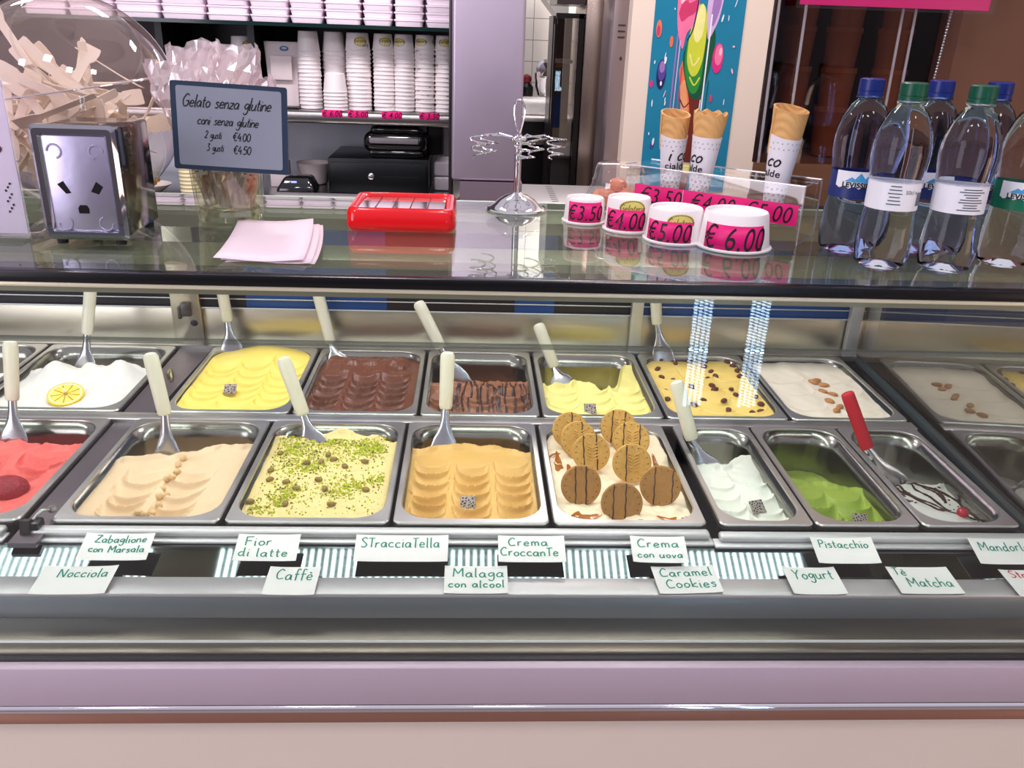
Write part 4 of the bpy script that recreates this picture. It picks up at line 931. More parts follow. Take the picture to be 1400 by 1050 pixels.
L3 = fit('2 gusti', .0225, .0095, .0010, .25); L4 = fit('€4.00', .0225, .0105, .0011, .15); L5 = fit('3 gusti', .0225, .0095, .0010, .25); L6 = fit('€4.50', .0225, .0105, .0011, .15)
obj('lettering', MB().map2(join(shift(L1, -.002, .0235), shift(L2, -.002, .0030), shift(L3, -.021, -.0135), shift(L4, .0145, -.0150), shift(L5, -.019, -.0290), shift(L6, .0145, -.0310)), flat(o0, ex, ey, .0011)), INKBLACK, t, smooth=False)
# folded paper sheets at the shelf front
t = thing('folded_paper', 'pinkish white folded sheets of paper at the front of the glass shelf', 'paper', (-.265, 1.06, S))
mb = MB()
for k, (dx, dy, a) in enumerate(((.012, .006, -.03), (.008, .002, .0), (0, 0, .02))):
    R_ = Matrix.Rotation(a, 3, 'Z'); n = 8; vt = []
    for j in range(n + 1):
        for i in range(n + 1):
            u, v = i / n, j / n; x = -.289 + .096 * u - .030 * (v ** 1.6) * (1 - u * .2) - .012 * (1 - u) * (v < .0) ; y = .962 + .205 * v
            x += (.006 * (1 - v) ** 2) * (1 - u) * -1
            z = S + .0006 + k * .0022 + .004 * (u * v) * (k == 2) + .004 * sin(v * pi) * (k > 0) + .0018 * sin(u * 5 + k)
            z = max(z, S + .0006 + k * .0007)
            vt.append((x + dx, y + dy * .5, z))
    mb.add(vt, [(j * (n + 1) + i, j * (n + 1) + i + 1, (j + 1) * (n + 1) + i + 1, (j + 1) * (n + 1) + i) for j in range(n) for i in range(n)])
obj('sheet', mb, M('pinkish paper', (248, 226, 234), .6, 0, .015, 20), t, solid=.0005)
# red change tray
t = thing('change_tray', 'bright red plastic change tray with a clear ribbed top', 'change tray', (-.095, 1.2, S))
RED = M('glossy red plastic', (246, 4, 18), .16, 0, .03, 12, coat=.4)
x0, x1, y0, y1, zt = -.170, -.0225, 1.140, 1.272, S + .031
lp = []
for ins, zz, r in ((.004, S, .010), (.0005, S + .004, .014), (0, S + .008, .014), (.001, zt - .006, .014), (.004, zt - .001, .014), (.009, zt, .012), (.012, zt - .001, .010), (.015, zt - .005, .009), (.0155, zt - .018, .008)): lp.append(rr(x0 + ins, x1 - ins, y0 + ins, y1 - ins, r, zz, 6))
obj('tray_body', MB().loft(lp, True, True), RED, t)
slp = lambda q, dz: [(a, b_, zt - .002 - dz - 0.004 * (b_ - y0 - .015) / (y1 - y0 - .03)) for a, b_, _ in q]
obj('clear_top', MB().loft([slp(rr(x0 + .0155, x1 - .0155, y0 + .0155, y1 - .0155, .008, 0), .003), slp(rr(x0 + .0155, x1 - .0155, y0 + .0155, y1 - .0155, .008, 0), 0)], True, True), M('mirror smoky plastic', (236, 220, 222), .05, .85, .03, 10), t)
mb = MB()
for k in range(4):
    xx = x0 + .015 + (x1 - x0 - .03) * (k + 1) / 5; mb.add([(xx + dx_, yy_, zt - .002 + dz_ - 0.004 * (yy_ - y0 - .015) / (y1 - y0 - .03)) for dx_, dz_ in ((-.0006, .0001), (.0006, .0001), (.0006, .0008), (-.0006, .0008)) for yy_ in (y0 + .017, y1 - .017)], [(0, 1, 3, 2), (2, 3, 5, 4), (4, 5, 7, 6), (6, 7, 1, 0)])
obj('rib', mb, M('dark red rib', (120, 10, 20), .3), t)
# chrome cone stand
SCn = Vector((.068, 1.315, S)); pz = 1.452
t = thing('cone_stand', 'chrome wire stand with spiral cone holders on a domed base', 'cone stand', SCn)
obj('base', MB().lathe([(.0001, 0), (.046, 0), (.0475, .002), (.046, .004), (.040, .0055), (.034, .010), (.028, .016), (.018, .022), (.010, .0245), (.0065, .027), (.0001, .028)], SCn, 48), CHROME, t)
obj('pole', MB().tube([SCn + Vector((0, 0, .026)), (SCn.x, SCn.y, pz)], .0052, 16), CHROME, t)
obj('hub', MB().lathe([(.0001, -.003), (.011, -.002), (.0125, 0), (.010, .003), (.004, .005), (.0001, .006)], (SCn.x, SCn.y, pz - .006), 24), CHROME, t)
lpnts = [Vector((SCn.x + .0085 * sin(a) * (1 - .55 * cos(a)) * .8, SCn.y, pz + .026 - .024 * cos(a))) for a in np.linspace(.25, 2 * pi - .25, 26)]
obj('top_loop', MB().tube(lpnts, .0017, 8), CHROME, t)
for k, (ang, rad, n_) in enumerate(((188, .058, 2.6), (282, .034, 3.4), (8, .058, 3.2), (35, .034, 2.2), (150, .05, 2.6))):
    a = radians(ang); d = Vector((cos(a), sin(a), 0)); c = Vector((SCn.x, SCn.y, pz - .002)) + d * rad; pts = [Vector((SCn.x, SCn.y, pz - .004)) + d * .008, Vector((SCn.x, SCn.y, pz)) + d * (rad - .017)]
    for i in range(int(n_ * 16)):
        q = a + pi + 2 * pi * i / 16; f_ = i / (n_ * 16); pts.append(c + Vector((cos(q), sin(q), 0)) * (.0165 - .0065 * f_) + Vector((0, 0, .001 - .034 * f_)))
    obj('spiral_holder', MB().tube(pts, .00135, 7), CHROME, t)
# clear dessert dome with orange pastries
DC = Vector((.226, 1.330, S))
t = thing('clear_dome', 'clear stepped plastic dome over orange pastries', 'dome cover', DC)
obj('cover', MB().lathe([(.055, 0), (.0545, .002), (.050, .018), (.044, .034), (.0405, .044), (.0405, .048), (.0385, .051), (.0365, .064), (.034, .071), (.030, .073), (.0001, .0735)], DC, 40), thin_glass('dome plastic', (.95, .95, .94), .12, 1, .02, hazy=.05), t)
for i, (dx, dy, dz, r, lab) in enumerate(((-.022, -.008, .018, .022, 'left orange pastry under the clear dome'), (.020, -.006, .020, .024, 'right orange pastry under the clear dome'), (.002, .012, .036, .017, 'upper orange pastry under the clear dome'))):
    tag(obj('pastry', lump(DC + Vector((dx, dy, dz)), (r * 1.05, r * .8, r * .75), Vector((0, 0, 1)), i, .12, i + 20, 24, 14), M('orange glazed pastry', (226, 128, 76), .4, 0, .2, 50, bump=.6, bscale=60)), lab, 'pastry', 'pastries under the dome')
# inverted paper cups with prices
CUPW = M('white cup card', (246, 238, 238), .45, 0, .02, 20); YEL = M('yellow oval print', (232, 216, 120), .5, 0, .05, 30); OLV = M('olive print', (120, 104, 40), .5)
def price_cup(c, rb, rt, h, price, a0, span, zlo, zhi, lab, oval, size, du=0):
    c = Vector(c); t = thing('paper_cup', lab, 'paper cup', c, 'inverted sample cups on the shelf')
    rf = lambda v: rb + (rt - rb) * v / h
    obj('cup_wall', MB().lathe([(rb - .001, 0), (rb + .0022, .0008), (rb + .0026, .0028), (rf(.005), .005), (rf(h - .002), h - .002), (rt - .0012, h), (rt - .003, h - .0008), (rt - .004, h - .004), (.0001, h - .0042)], c, 56), CUPW, t)
    fn = wrapf(c, rf, a0, .0008)
    o = obj('price_label', MB().map2(gridpatch(-span / 2 + du, span / 2 + du, zlo, zhi, 18, 2), fn), PINK, t, solid=.0004)
    vf = font_text(price, size, .2, 0, ysc=1.4); fn2 = wrapf(c, rf, a0, .0014)
    obj('price_print', MB().map2(shift(vf, du, (zlo + zhi) / 2 - size * .0), fn2), INKBLACK, o, smooth=False)
    if oval:
        fo = wrapf(c, rf, oval[0], .0004); o = obj('oval_logo', MB().map2(ovalpatch(0, oval[1], .019, .011), fo), YEL, t)
        g, _ = pen_text('Gelateria', .009, .0008, .25, .01, -.02, 'C'); fo2 = wrapf(c, rf, oval[0], .0009)
        obj('logo_print', MB().map2(join(ovalpatch(0, oval[1], .0175, .0098, .93, 1), shift(g, 0, oval[1] - .004)), fo2), OLV, o, smooth=False)
    pm = MB()
    for k in range(7): pm.box(c.x - .014 + k * .004, c.x - .0115 + k * .004, c.y - rt * .62, c.y - rt * .62 + .0012, c.z + h - .0041, c.z + h - .0038)
    obj('base_print', pm, M('navy print', (50, 60, 100), .5), t)
FW = -pi / 2
price_cup((.1645, 1.240, S), .0305, .0275, .036, '€3.50', FW - .10, .052, .004, .0325, 'smallest inverted paper cup, pink label reading €3.50', None, .0215)
price_cup((.2205, 1.192, S), .0330, .0300, .047, '€4.00', FW - .22, .058, .005, .033, 'inverted paper cup with pink label reading €4.00', (FW - .0, .036), .024, -.004)
price_cup((.275, 1.135, S), .0400, .0355, .045, '€5.00', FW - .42, .066, .004, .031, 'inverted paper cup with pink label reading €5.00', (FW - .02, .031), .025, -.002)
price_cup((.3485, 1.105, S), .0480, .0410, .048, '€ 6.00', FW - .22, .082, .004, .0355, 'largest inverted paper cup, pink label reading €6.00', None, .030, -.004)
# acrylic cone display
A0 = Vector((.440, 1.118, S)); dl = Vector((-.806, .593, 0)).normalized(); dd = Vector((dl.y, -dl.x, 0)) ; Lc, Dc, Hc = .262, .080, .079
t = thing('cone_display', 'clear acrylic bridge stand for sample cones with pink price strip', 'acrylic stand', A0)
fb = lambda u, v, h: A0 + dl * u + dd * v + Vector((0, 0, h))
def pl_(u0, u1, v0, v1, h0, h1):
    v = [fb(u, w, h) for h in (h0, h1) for w in (v0, v1) for u in (u0, u1)]
    return v, [(0, 2, 3, 1), (4, 5, 7, 6), (0, 1, 5, 4), (2, 6, 7, 3), (0, 4, 6, 2), (1, 3, 7, 5)]
obj('top_plate', MB().add(*pl_(0, Lc, 0, Dc, Hc - .003, Hc)), ACRYL, t, smooth=False)
obj('front_plate', MB().add(*pl_(0, Lc, -.003, 0, .022, Hc)), ACRYL, t, smooth=False)
for u in (0, Lc - .003): obj('leg_plate', MB().add(*pl_(u, u + .003, 0, Dc, 0, Hc - .003)), ACRYL, t, smooth=False)
mb = MB()
for a, b_ in (((0, 0, Hc), (0, Dc, Hc)), ((0, 0, 0), (0, 0, Hc)), ((0, Dc, 0), (0, Dc, Hc)), ((0, 0, .001), (0, Dc, .001)), ((0, 0, Hc), (Lc, 0, Hc)), ((0, Dc, Hc), (Lc, Dc, Hc))): mb.tube([fb(*a), fb(*b_)], .0011, 6)
obj('polished_edge', mb, ACRYLEDGE, t)
mb = MB(); mb.add(*pl_(.004, .246, -.0038, -.0031, .026, .054)); ps = obj('price_strip', mb, PINK, t, smooth=False)
fs = lambda u, v, h=0: A0 - dl * u - dd * .0042 + dl * .125 + Vector((0, 0, .040 + v))
vf = join(*[shift(font_text(s_, .0265, .22, 0, ysc=1.2), k * .080, 0) for k, s_ in ((-1, '€3.50'), (0, '€4.00'), (1, '€5.00'))])
obj('price_print', MB().map2(vf, lambda u, v, h: fs(u, v)), INKBLACK, ps, smooth=False)
obj('divider_line', MB().add(*pl_(.169, .1697, -.0043, -.0039, .026, .054)), M('pale divider', (250, 190, 220), .5), ps, smooth=False)
SLEEVE = M('white cone sleeve', (236, 232, 238), .5, 0, .02, 20)
def waffle_mat():
    m = M('waffle cone', (224, 172, 108), .6, 0, .12, 40); nt = m.node_tree; N = nt.nodes; L = nt.links
    tc = N.new('ShaderNodeTexCoord'); ck = N.new('ShaderNodeTexWave'); ck.inputs['Scale'].default_value = 60; ck.bands_direction = 'DIAGONAL'; ck.inputs['Distortion'].default_value = 1
    L.new(tc.outputs['Object'], ck.inputs['Vector']); bp = N.new('ShaderNodeBump'); bp.inputs['Strength'].default_value = .5; bp.inputs['Distance'].default_value = .002; L.new(ck.outputs['Fac'], bp.inputs['Height']); L.new(bp.outputs[0], N['Principled BSDF'].inputs['Normal'])
    return m
WAFFLE = waffle_mat()
def sample_cone(base, top, r1, lab, kind, text):
    B, T = Vector(base), Vector(top); L_ = (T - B).length; ax = (T - B).normalized()
    t = thing('sample_cone', lab, 'ice cream cone', B, 'sample cones in the acrylic stand')
    u = Vector((1, 0, 0)); u = (u - ax * u.dot(ax)).normalized(); v = ax.cross(u)
    rq = lambda q: .011 + (r1 - .011) * q
    def ring(q, r, wob=0): return [B + ax * (L_ * q + wob * (.5 + .5 * sin(9 * a)) + (.0 if kind != 'roll' else .004 * cos(a - 2))) + u * (r * cos(a)) + v * (r * sin(a)) for a in (2 * pi * i / 48 for i in range(48))]
    wb = .004 if kind == 'frill' else 0; fl = .0015 if kind == 'frill' else 0
    obj('wafer', MB().loft([ring(.02, rq(.02) - .002), ring(.6, rq(.6)), ring(.75, rq(.75)), ring(.93, rq(.93) + fl), ring(1, rq(1) + fl, wb), ring(1, rq(1) - .0025 + fl, wb), ring(.9, rq(.9) - .0035), ring(.55, rq(.55) - .0035)], True, False), WAFFLE, t)
    if kind == 'roll': obj('rolled_edge', MB().tube([B + ax * (L_ * q) + u * (rq(q) + .0006) * cos(2.4 + q) + v * (rq(q) + .0006) * sin(2.4 + q) for q in np.linspace(.6, 1, 8)], .0016, 8), WAFFLE, t)
    s1 = .77
    sl = obj('paper_sleeve', MB().loft([ring(0, rq(0) + .001), ring(.3, rq(.3) + .001), ring(s1, rq(s1) + .0011), ring(s1, rq(s1) + .0004)], True, False), SLEEVE, t)
    def fn(uu, vv, h=0):
        q = vv / L_; a = -pi / 2 + uu / rq(q); r = rq(q) + .0018 + h; return B + ax * vv + u * (r * cos(a)) + v * (r * sin(a))
    tri = MB()
    for i in range(14):
        vv = L_ * (.04 + .72 * i / 14)
        if .37 < vv / L_ < .61: continue
        for j in range(-4, 5):
            uu = (j + .5 * (i % 2)) * .0062; s_ = .0019 if vv / L_ < .3 else .0012
            if abs(uu) > rq(vv / L_) * 1.5: continue
            up_ = 1 if (i + j) % 2 else -1; tri.add([fn(uu - s_, vv - s_ * up_), fn(uu + s_, vv - s_ * up_), fn(uu, vv + s_ * up_)], [(0, 1, 2)])
    obj('triangle_print', tri, M('grey pink print', (182, 164, 172), .6), sl, smooth=False)
    a_, b_ = text
    g, _ = pen_text('i co', .019, .0023, .25, .01, -.02, 'C'); vf = shift(g, a_, L_ * .50); vf2 = shift(font_text('cialde', .0135, 0, .0002), b_, L_ * .435)
    obj('sleeve_lettering', MB().map2(join(vf, vf2), fn), INKBLACK, sl, smooth=False)
sample_cone((.2960, 1.280, S + .026), (.2920, 1.272, 1.4935), .0215, 'smooth-rimmed wafer cone at the left of the acrylic stand', 'roll', (.006, .004))
sample_cone((.3290, 1.242, S + .026), (.3335, 1.235, 1.4970), .0225, 'frilled waffle cone in the middle of the acrylic stand', 'frill', (-.022, -.020))
sample_cone((.4210, 1.184, S + .022), (.4265, 1.178, 1.5120), .0240, 'rolled wafer cone at the right of the acrylic stand', 'roll', (-.022, -.020))

# ------------------------------------------------------------------ water bottles
BOT = M('water bottle clear', (240, 244, 252), .02, 0, .01, 10, trans=1, ior=1.27, bump=.06, bscale=40)
BOTB = M('water bottle bluish', (178, 198, 246), .03, 0, .02, 10, trans=1, ior=1.27, bump=.06, bscale=40)
CAPG = M('green cap', (4, 78, 56), .35, 0, .05, 30); CAPB = M('blue cap', (18, 38, 112), .35, 0, .05, 30); CAPD = M('dark cap', (18, 20, 26), .35)
LBLW = M('bottle label white', (240, 238, 244), .4, 0, .02, 20); LBLG = M('label green', (14, 110, 80), .4); LBLB = M('label navy', (26, 44, 110), .4); LBLC = M('label sky blue', (70, 160, 214), .4)
def bottle(x, y, cap, body, face, lab, spin=0.):
    c = Vector((x, y, S)); t = thing('water_bottle', lab, 'water bottle', c, 'water bottles on the shelf')
    R_ = .0328
    prof = [(.0001, .010), (.010, .009), (.018, .003), (.025, 0), (.0300, .004), (.0325, .014), (.0328, .030), (.0315, .055), (.0300, .066), (.0297, .070), (.0297, .105), (.0302, .104), (.0318, .116), (.0335, .135), (.0325, .152), (.0285, .170), (.0215, .184), (.0150, .191), (.0132, .194), (.0130, .199)]
    def rf(a, z):
        k = max(0, 1 - z / .030); return 1 + .075 * k * (abs(cos(2.5 * a + spin)) - .6) - (.0022 * (1 + cos(36 * z * 10)) * (.105 < z < .165))
    obj('bottle_body', MB().lathe(prof, c, 60, True, True, rf=rf), body, t)
    obj('neck_ring', MB().lathe([(.0132, .193), (.0165, .194), (.0165, .196), (.0132, .197)], c, 32), body, t)
    def ridg(a, z): return 1 + .012 * (cos(40 * a) > 0)
    obj('cap', MB().lathe([(.0001, .217), (.0125, .217), (.0150, .2155), (.0153, .204), (.0153, .2025), (.0148, .202), (.0148, .2012), (.0154, .2008), (.0154, .197), (.0001, .197)], c, 80, rf=lambda a, z: ridg(a, z) if .203 < z < .216 else 1), cap, t)
    lr = lambda v: .0299
    lm = obj('label', MB().lathe([(.0300, .0725), (.0303, .0725), (.0303, .1065), (.0300, .1065)], c, 60), {'g': LBLG, 'b': LBLB, 'w': LBLW, 't': LBLW}[face], t)
    fn = wrapf(c, lambda v: .0303, FW + spin, .0004); fn2 = wrapf(c, lambda v: .0303, FW + spin, .0008)
    if face in 'gb':
        poly = [(-.031, .0075)] + [(-.031 + .0062 * i, .0085 + .0045 * (i % 2)) for i in range(11)] + [(.031, .034), (.02, .032), (.010, .0335), (.0, .0342), (-.010, .0335), (-.02, .032), (-.031, .034)]
        poly = [(-.030 + .06 * i / 24, 0) for i in range(25)]
        v = []; f = []
        for i, (uu, _) in enumerate(poly): v += [(uu, .0725 + .012 + .003 * abs(sin(uu * 260))), (uu, .1065)]
        for i in range(24): f.append((2 * i, 2 * i + 2, 2 * i + 3, 2 * i + 1))
        obj('white_field', MB().map2((v, f), fn), LBLW, lm)
        v = [(-.018, .094), (-.010, .0995), (-.006, .097), (0, .105), (.006, .098), (.010, .1015), (.019, .094)]
        mb = MB()
        for i in range(0, 6): mb.map2(([v[i], v[i + 1], (v[i + 1][0], .0935), (v[i][0], .0935)], [(0, 3, 2, 1)]), fn2)
        obj('mountain_print', mb, LBLC, lm, smooth=False)
        obj('brand_print', MB().map2(join(shift(font_text('LEVISSIMA', .0088, 0, .0003), 0, .0898), shift(font_text('—', .006), 0, .0845)), wrapf(c, lambda v: .0303, FW + spin, .0012)), INKBLACK, lm, smooth=False)
    else:
        tx = []
        for k in range(9 if face == 't' else 6):
            zz = .1015 - k * (.003 if face == 't' else .0042); hw_ = (.011 + .004 * sin(k * 1.7)) if face == 't' else .006 + .001 * (k % 3); u0 = 0 if face == 't' else -.019
            tx.append(gridpatch(u0 - hw_, u0 + hw_, zz - .0006, zz + .0006, 6, 1))
        if face == 'w':
            tx.append(shift(font_text('50cl e', .0065), .001, .095))
            for k in range(13):
                w_ = .0005 + .0005 * ((k * 7) % 3); tx.append(gridpatch(.010 + k * .0011, .010 + k * .0011 + w_ * .8, .0785, .0945, 1, 1))
        obj('small_print', MB().map2(join(*tx), fn), M('grey label print', (84, 92, 100), .5), lm, smooth=False)
        cut_ = gridpatch(-.045, .045, .097, .1016, 30, 1)
    return t
bottle(.512, 1.024, CAPG, BOT, 'w', 'green-capped water bottle in the front row, showing its barcode', .25)
bottle(.590, 1.014, CAPG, BOT, 't', 'green-capped water bottle in the front row, showing small print', -.05)
bottle(.684, 1.044, CAPD, BOT, 'g', 'front water bottle at the right edge, green and white brand label', -.35)
bottle(.4955, 1.100, CAPB, BOTB, 'b', 'blue-capped water bottle at the left end of the rear row', -.2)
bottle(.591, 1.112, CAPB, BOTB, 'b', 'blue-capped water bottle in the middle of the rear row', .3)
bottle(.671, 1.118, CAPB, BOTB, 'b', 'blue-capped water bottle at the right end of the rear row', .0)

# ------------------------------------------------------------------ light strips of the shop front, seen mirrored in the glass
DOT = emit('white led dot', (196, 226, 255), 13)
for xx, yy, lab in ((.868, -1.16, 'strong vertical strip of white light dots mirrored in the front glass'), (1.085, -1.16, 'weaker vertical strip of white light dots mirrored in the front glass')):
    t = thing('light_strip', lab, 'light strip', (xx, yy, 0), 'light strips of the shop front')
    obj('carrier', MB().box(xx - .040, xx + .040, yy - .012, yy, 0, 2.1), M('light strip carrier', (60, 66, 74), .4), t)
    mb = MB()
    for i in range(150):
        for k in (-1.5, -.5, .5, 1.5):
            z = .26 + i * .0122 + (k in (-.5, 1.5)) * .0061; mb.box(xx + k * .019 - .0065, xx + k * .019 + .0065, yy, yy + .003, z - .0022, z + .0022)
    obj('led_dots', mb, DOT, t, smooth=False)

# ------------------------------------------------------------------ dark wafer cabinet behind the bottles
t = thing('wafer_cabinet', 'dark brown wafer cabinet with clear front behind the water bottles', 'display cabinet', (.75, 1.6, 1.0))
CABW = M('brown cabinet wood', (120, 78, 52), .5, 0, .15, 8, stretch=(1, 1, 8)); CABD = M('dark brown cabinet lining', (44, 24, 18), .6, 0, .2, 8)
obj('counter_base', MB().prism([(.45, 1.385), (1.5, 1.385), (1.5, 1.66), (.55, 1.66)], lambda u, v, h: Vector((u, v, h)), 1.345, 1.36), CABW, t)
obj('wood_plinth', MB().prism([(.452, 1.385), (1.5, 1.385), (1.5, 1.62), (.54, 1.62)], lambda u, v, h: Vector((u, v, h)), 1.36, 1.412), CABW, t)
obj('support_leg', MB().box(.62, .66, 1.56, 1.60, 1.215, 1.345).box(1.30, 1.34, 1.56, 1.60, 1.215, 1.345), DSTEEL, t)
tri_ = [(.452, 1.39), (1.5, 1.39), (1.5, 1.60), (.537, 1.60)]
obj('shell', MB().prism([(.452, 1.392), (.458, 1.392), (.543, 1.60), (.537, 1.60)], lambda u, v, h: Vector((u, v, h)), 1.412, 1.86).box(.537, 1.5, 1.60, 1.61, 1.412, 1.86).prism(tri_, lambda u, v, h: Vector((u, v, h)), 1.86, 1.875), CABD, t)
obj('inner_panel', MB().box(.745, 1.5, 1.43, 1.45, 1.412, 1.86), M('warm brown panel', (112, 72, 52), .5, 0, .15, 6), t)
obj('front_pane', MB().box(.452, .745, 1.386, 1.389, 1.412, 1.86), thin_glass('smoky front pane', (.86, .80, .78), .02, .5), t)
for xx in (.46, .502, .652, .672): obj('corner_strip', MB().tube([(xx, 1.384, 1.412), (xx - .004, 1.384, 1.86)], .0022, 8), ACRYLEDGE, t)
BRW = M('brown wafer', (128, 72, 42), .65, 0, .15, 50, bump=.4, bscale=70)
w0 = None
for ci, (xx, yy, nm) in enumerate(((.535, 1.50, 'left'), (.608, 1.49, 'middle'), (.695, 1.49, 'right'))):
    for k in range(6):
        if w0 is None:
            mb = MB(); mb.lathe([(.0001, 0), (.019, 0), (.0235, .002), (.0275, .072), (.0290, .074), (.0290, .082), (.0272, .082), (.0255, .070), (.020, .004), (.0001, .004)], (0, 0, 0), 32, rf=lambda a, z: 1 + .012 * sin(14 * a)); w0 = o = obj('wafer_cup', mb, BRW)
        else: o = w0.copy(); COL.objects.link(o)
        o.location = (xx + .0015 * (k % 2), yy, 1.4125 + k * .062)
        o.rotation_euler = (0, 0, k * .7)
        tag(o, f'brown wafer cup, {NTH[k]} from the bottom of the {nm} stack in the dark cabinet', 'wafer cup', 'wafer cups in the dark cabinet')
# bead chain and hanging magenta sign
mb = MB(); p0, p1 = Vector((.715, 1.375, 1.545)), Vector((.728, 1.375, 1.80)); n = 60
for i in range(n): mb.ellipsoid(p0.lerp(p1, i / (n - 1)), (.0024, .0024, .0021), 8, 6)
tag(obj('bead_chain', mb, CHROME), 'silver bead chain hanging behind the bottle caps', 'chain')
t = thing('hanging_sign', 'magenta sign hanging at the top right before the dark cabinet', 'sign', (.62, 1.36, 1.66))
obj('sign_panel', MB().bbox(.478, .765, 1.352, 1.355, 1.6455, 1.78, .001), PINK, t)
obj('clear_sleeve', MB().box(.472, .772, 1.349, 1.3515, 1.641, 1.785), CLEAR, t)
obj('support', MB().box(.60, .64, 1.355, 1.388, 1.70, 1.75), ACRYL, t)

# ------------------------------------------------------------------ service wall behind the case
t = thing('service_unit', 'back service counter unit with steel cup shelf', 'shelf unit', (-.9, 3.5, 0))
SHEET = M('steel back sheet', (176, 178, 186), .38, .8, .12, 4, stretch=(3, 1, 1), rvar=.08)
obj('counter_body', MB().box(-3.0, -.03, 3.10, 3.70, .02, .985), M('grey counter body', (120, 112, 112), .5), t)
obj('counter_top', MB().bbox(-3.0, -.03, 3.06, 3.70, .985, 1.0, .003), STEEL, t)
obj('front_ledge', MB().bbox(-.70, -.09, 3.06, 3.11, 1.0, 1.028, .003), M('grey ledge', (176, 172, 172), .4, .6), t)
obj('back_sheet', MB().box(-3.0, -.05, 3.64, 3.66, 1.0, 1.26), SHEET, t)
obj('cup_shelf', MB().bbox(-3.0, -.05, 3.245, 3.66, 1.252, 1.298, .018, 5), STEEL, t)
obj('shelf_back', MB().box(-3.0, -.05, 3.64, 3.66, 1.298, 1.58), M('dark shelf back', (34, 30, 32), .5), t)
obj('glass_top_shelf', MB().box(-3.0, -.05, 3.20, 3.64, 1.578, 1.590), M('dark green glass shelf', (10, 40, 38), .12, 0, .1, 10), t)
for xx in (-.797, -1.12): obj('upright', MB().box(xx - .012, xx + .012, 3.30, 3.64, 1.298, 1.578), M('black upright', (22, 22, 26), .4), t)
PRS = [(-.5135, '€ 6.00'), (-.4205, '€ 5.00'), (-.298, '€ 4.00'), (-.1615, '€ 3.50')]
for x, s_ in PRS:
    o = obj('shelf_price_label', MB().bbox(x - .037, x + .037, 3.2415, 3.2435, 1.2785, 1.3035, .0005), PINK, t)
    obj('price_print', MB().map2(font_text(s_, .0255, .2, .0002, ysc=1.15), lambda u, v, h: Vector((x + u, 3.2408, 1.291 + v))), INKBLACK, o, smooth=False)
# nested paper cups
def cup_proto(rb, rt, h, oval):
    mb = MB(); mb.lathe([(rb - .002, .0), (rb + .0022, .001), (rb + .0026, .004), (rb + .0004, .006), (rt, h - .002), (rt - .002, h), (rt - .004, h - .004), (.0001, h - .004)], (0, 0, 0), 28)
    if oval:
        rf = lambda v: rb + (rt - rb) * v / h
        for k, a in enumerate(oval):
            mb.map2(ovalpatch(0, h * .52, .024, h * .27, n=18), wrapf((0, 0, 0), rf, a, .0006), mi=1)
            mb.map2(ovalpatch(0, h * .52, .0215, h * .235, .92, 1, n=18), wrapf((0, 0, 0), rf, a, .0010), mi=2)
            g, _ = pen_text('Gelateria', .0115, .0013, .25, .01, -.02, 'C'); mb.map2(shift(g, 0, h * .50), wrapf((0, 0, 0), rf, a, .0012), mi=2)
    return mb
STK = [(-.602, 15, .0400, .0335, .072, None, 'plain white', 'leftmost'), (-.516, 15, .0415, .0345, .072, None, 'plain white', 'second'), (-.424, 15, .0440, .0385, .062, (-1.25, .8, 2.6), 'oval-printed white', 'third'),
       (-.3315, 16, .0380, .0320, .058, (-1.15,), 'oval-printed white', 'fourth'), (-.2570, 16, .0365, .0315, .058, (-1.95,), 'oval-printed white', 'fifth'), (-.1825, 15, .0355, .0315, .052, (-2.0, .1, 2.2), 'oval-printed white', 'sixth'), (-.1100, 15, .0340, .0300, .052, (-1.45, .6, 2.7), 'oval-printed white', 'rightmost')]
for x, n, rb, rt, h, ov, kind, nm in STK:
    pr = None; step = (.266 - h) / (n - 1)
    for k in range(n):
        if pr is None: pr = o = obj('paper_cup', cup_proto(rb, rt, h, ov), [CUPW, YEL, OLV])
        else: o = pr.copy(); COL.objects.link(o)
        o.location = (x + random.uniform(-.0012, .0012), 3.335, 1.2985 + k * step); o.rotation_euler = (0, 0, random.uniform(-.12, .12) if (k == n - 1 or not ov) else random.uniform(-.5, .5))
        tag(o, f'{kind} paper cup, {ORD[n - 1 - k]}' + (' from the top' if k < n - 1 else '') + f' in the {nm} stack on the shelf', 'paper cup', f'nested paper cups in the {nm} stack')
# short stack in front of the second stack
pr = None
for k in range(6):
    if pr is None: pr = o = obj('paper_cup', cup_proto(.042, .035, .066, None), [CUPW, YEL, OLV])
    else: o = pr.copy(); COL.objects.link(o)
    o.location = (-.505, 3.288 - .0, 1.2985 + k * .0125); o.rotation_euler = (0, 0, .3 * k)
    tag(o, f'plain white paper cup, {ORD[5 - k]}' + (' from the top' if k < 5 else '') + ' in the short front stack on the shelf', 'paper cup', 'nested paper cups in the short front stack')
bpy.context.view_layer.update()
for o in [q for q in COL.objects if q.get('group') == 'nested paper cups in the second stack']: o.location.y = 3.375
# extra stack further left, partly hidden by the wrapped cones
pr = None
for k in range(9):
    if pr is None: pr = o = obj('paper_cup', cup_proto(.042, .036, .06, (-2.3, -.8)), [CUPW, YEL, OLV])
    else: o = pr.copy(); COL.objects.link(o)
    o.location = (-.856, 3.40, 1.2985 + k * .0225); o.rotation_euler = (0, 0, .2 * k)
    tag(o, f'oval-printed paper cup, {ORD[8 - k]}' + (' from the top' if k < 8 else '') + ' in the stack beside the paper bag', 'paper cup', 'nested paper cups left of the paper bag')
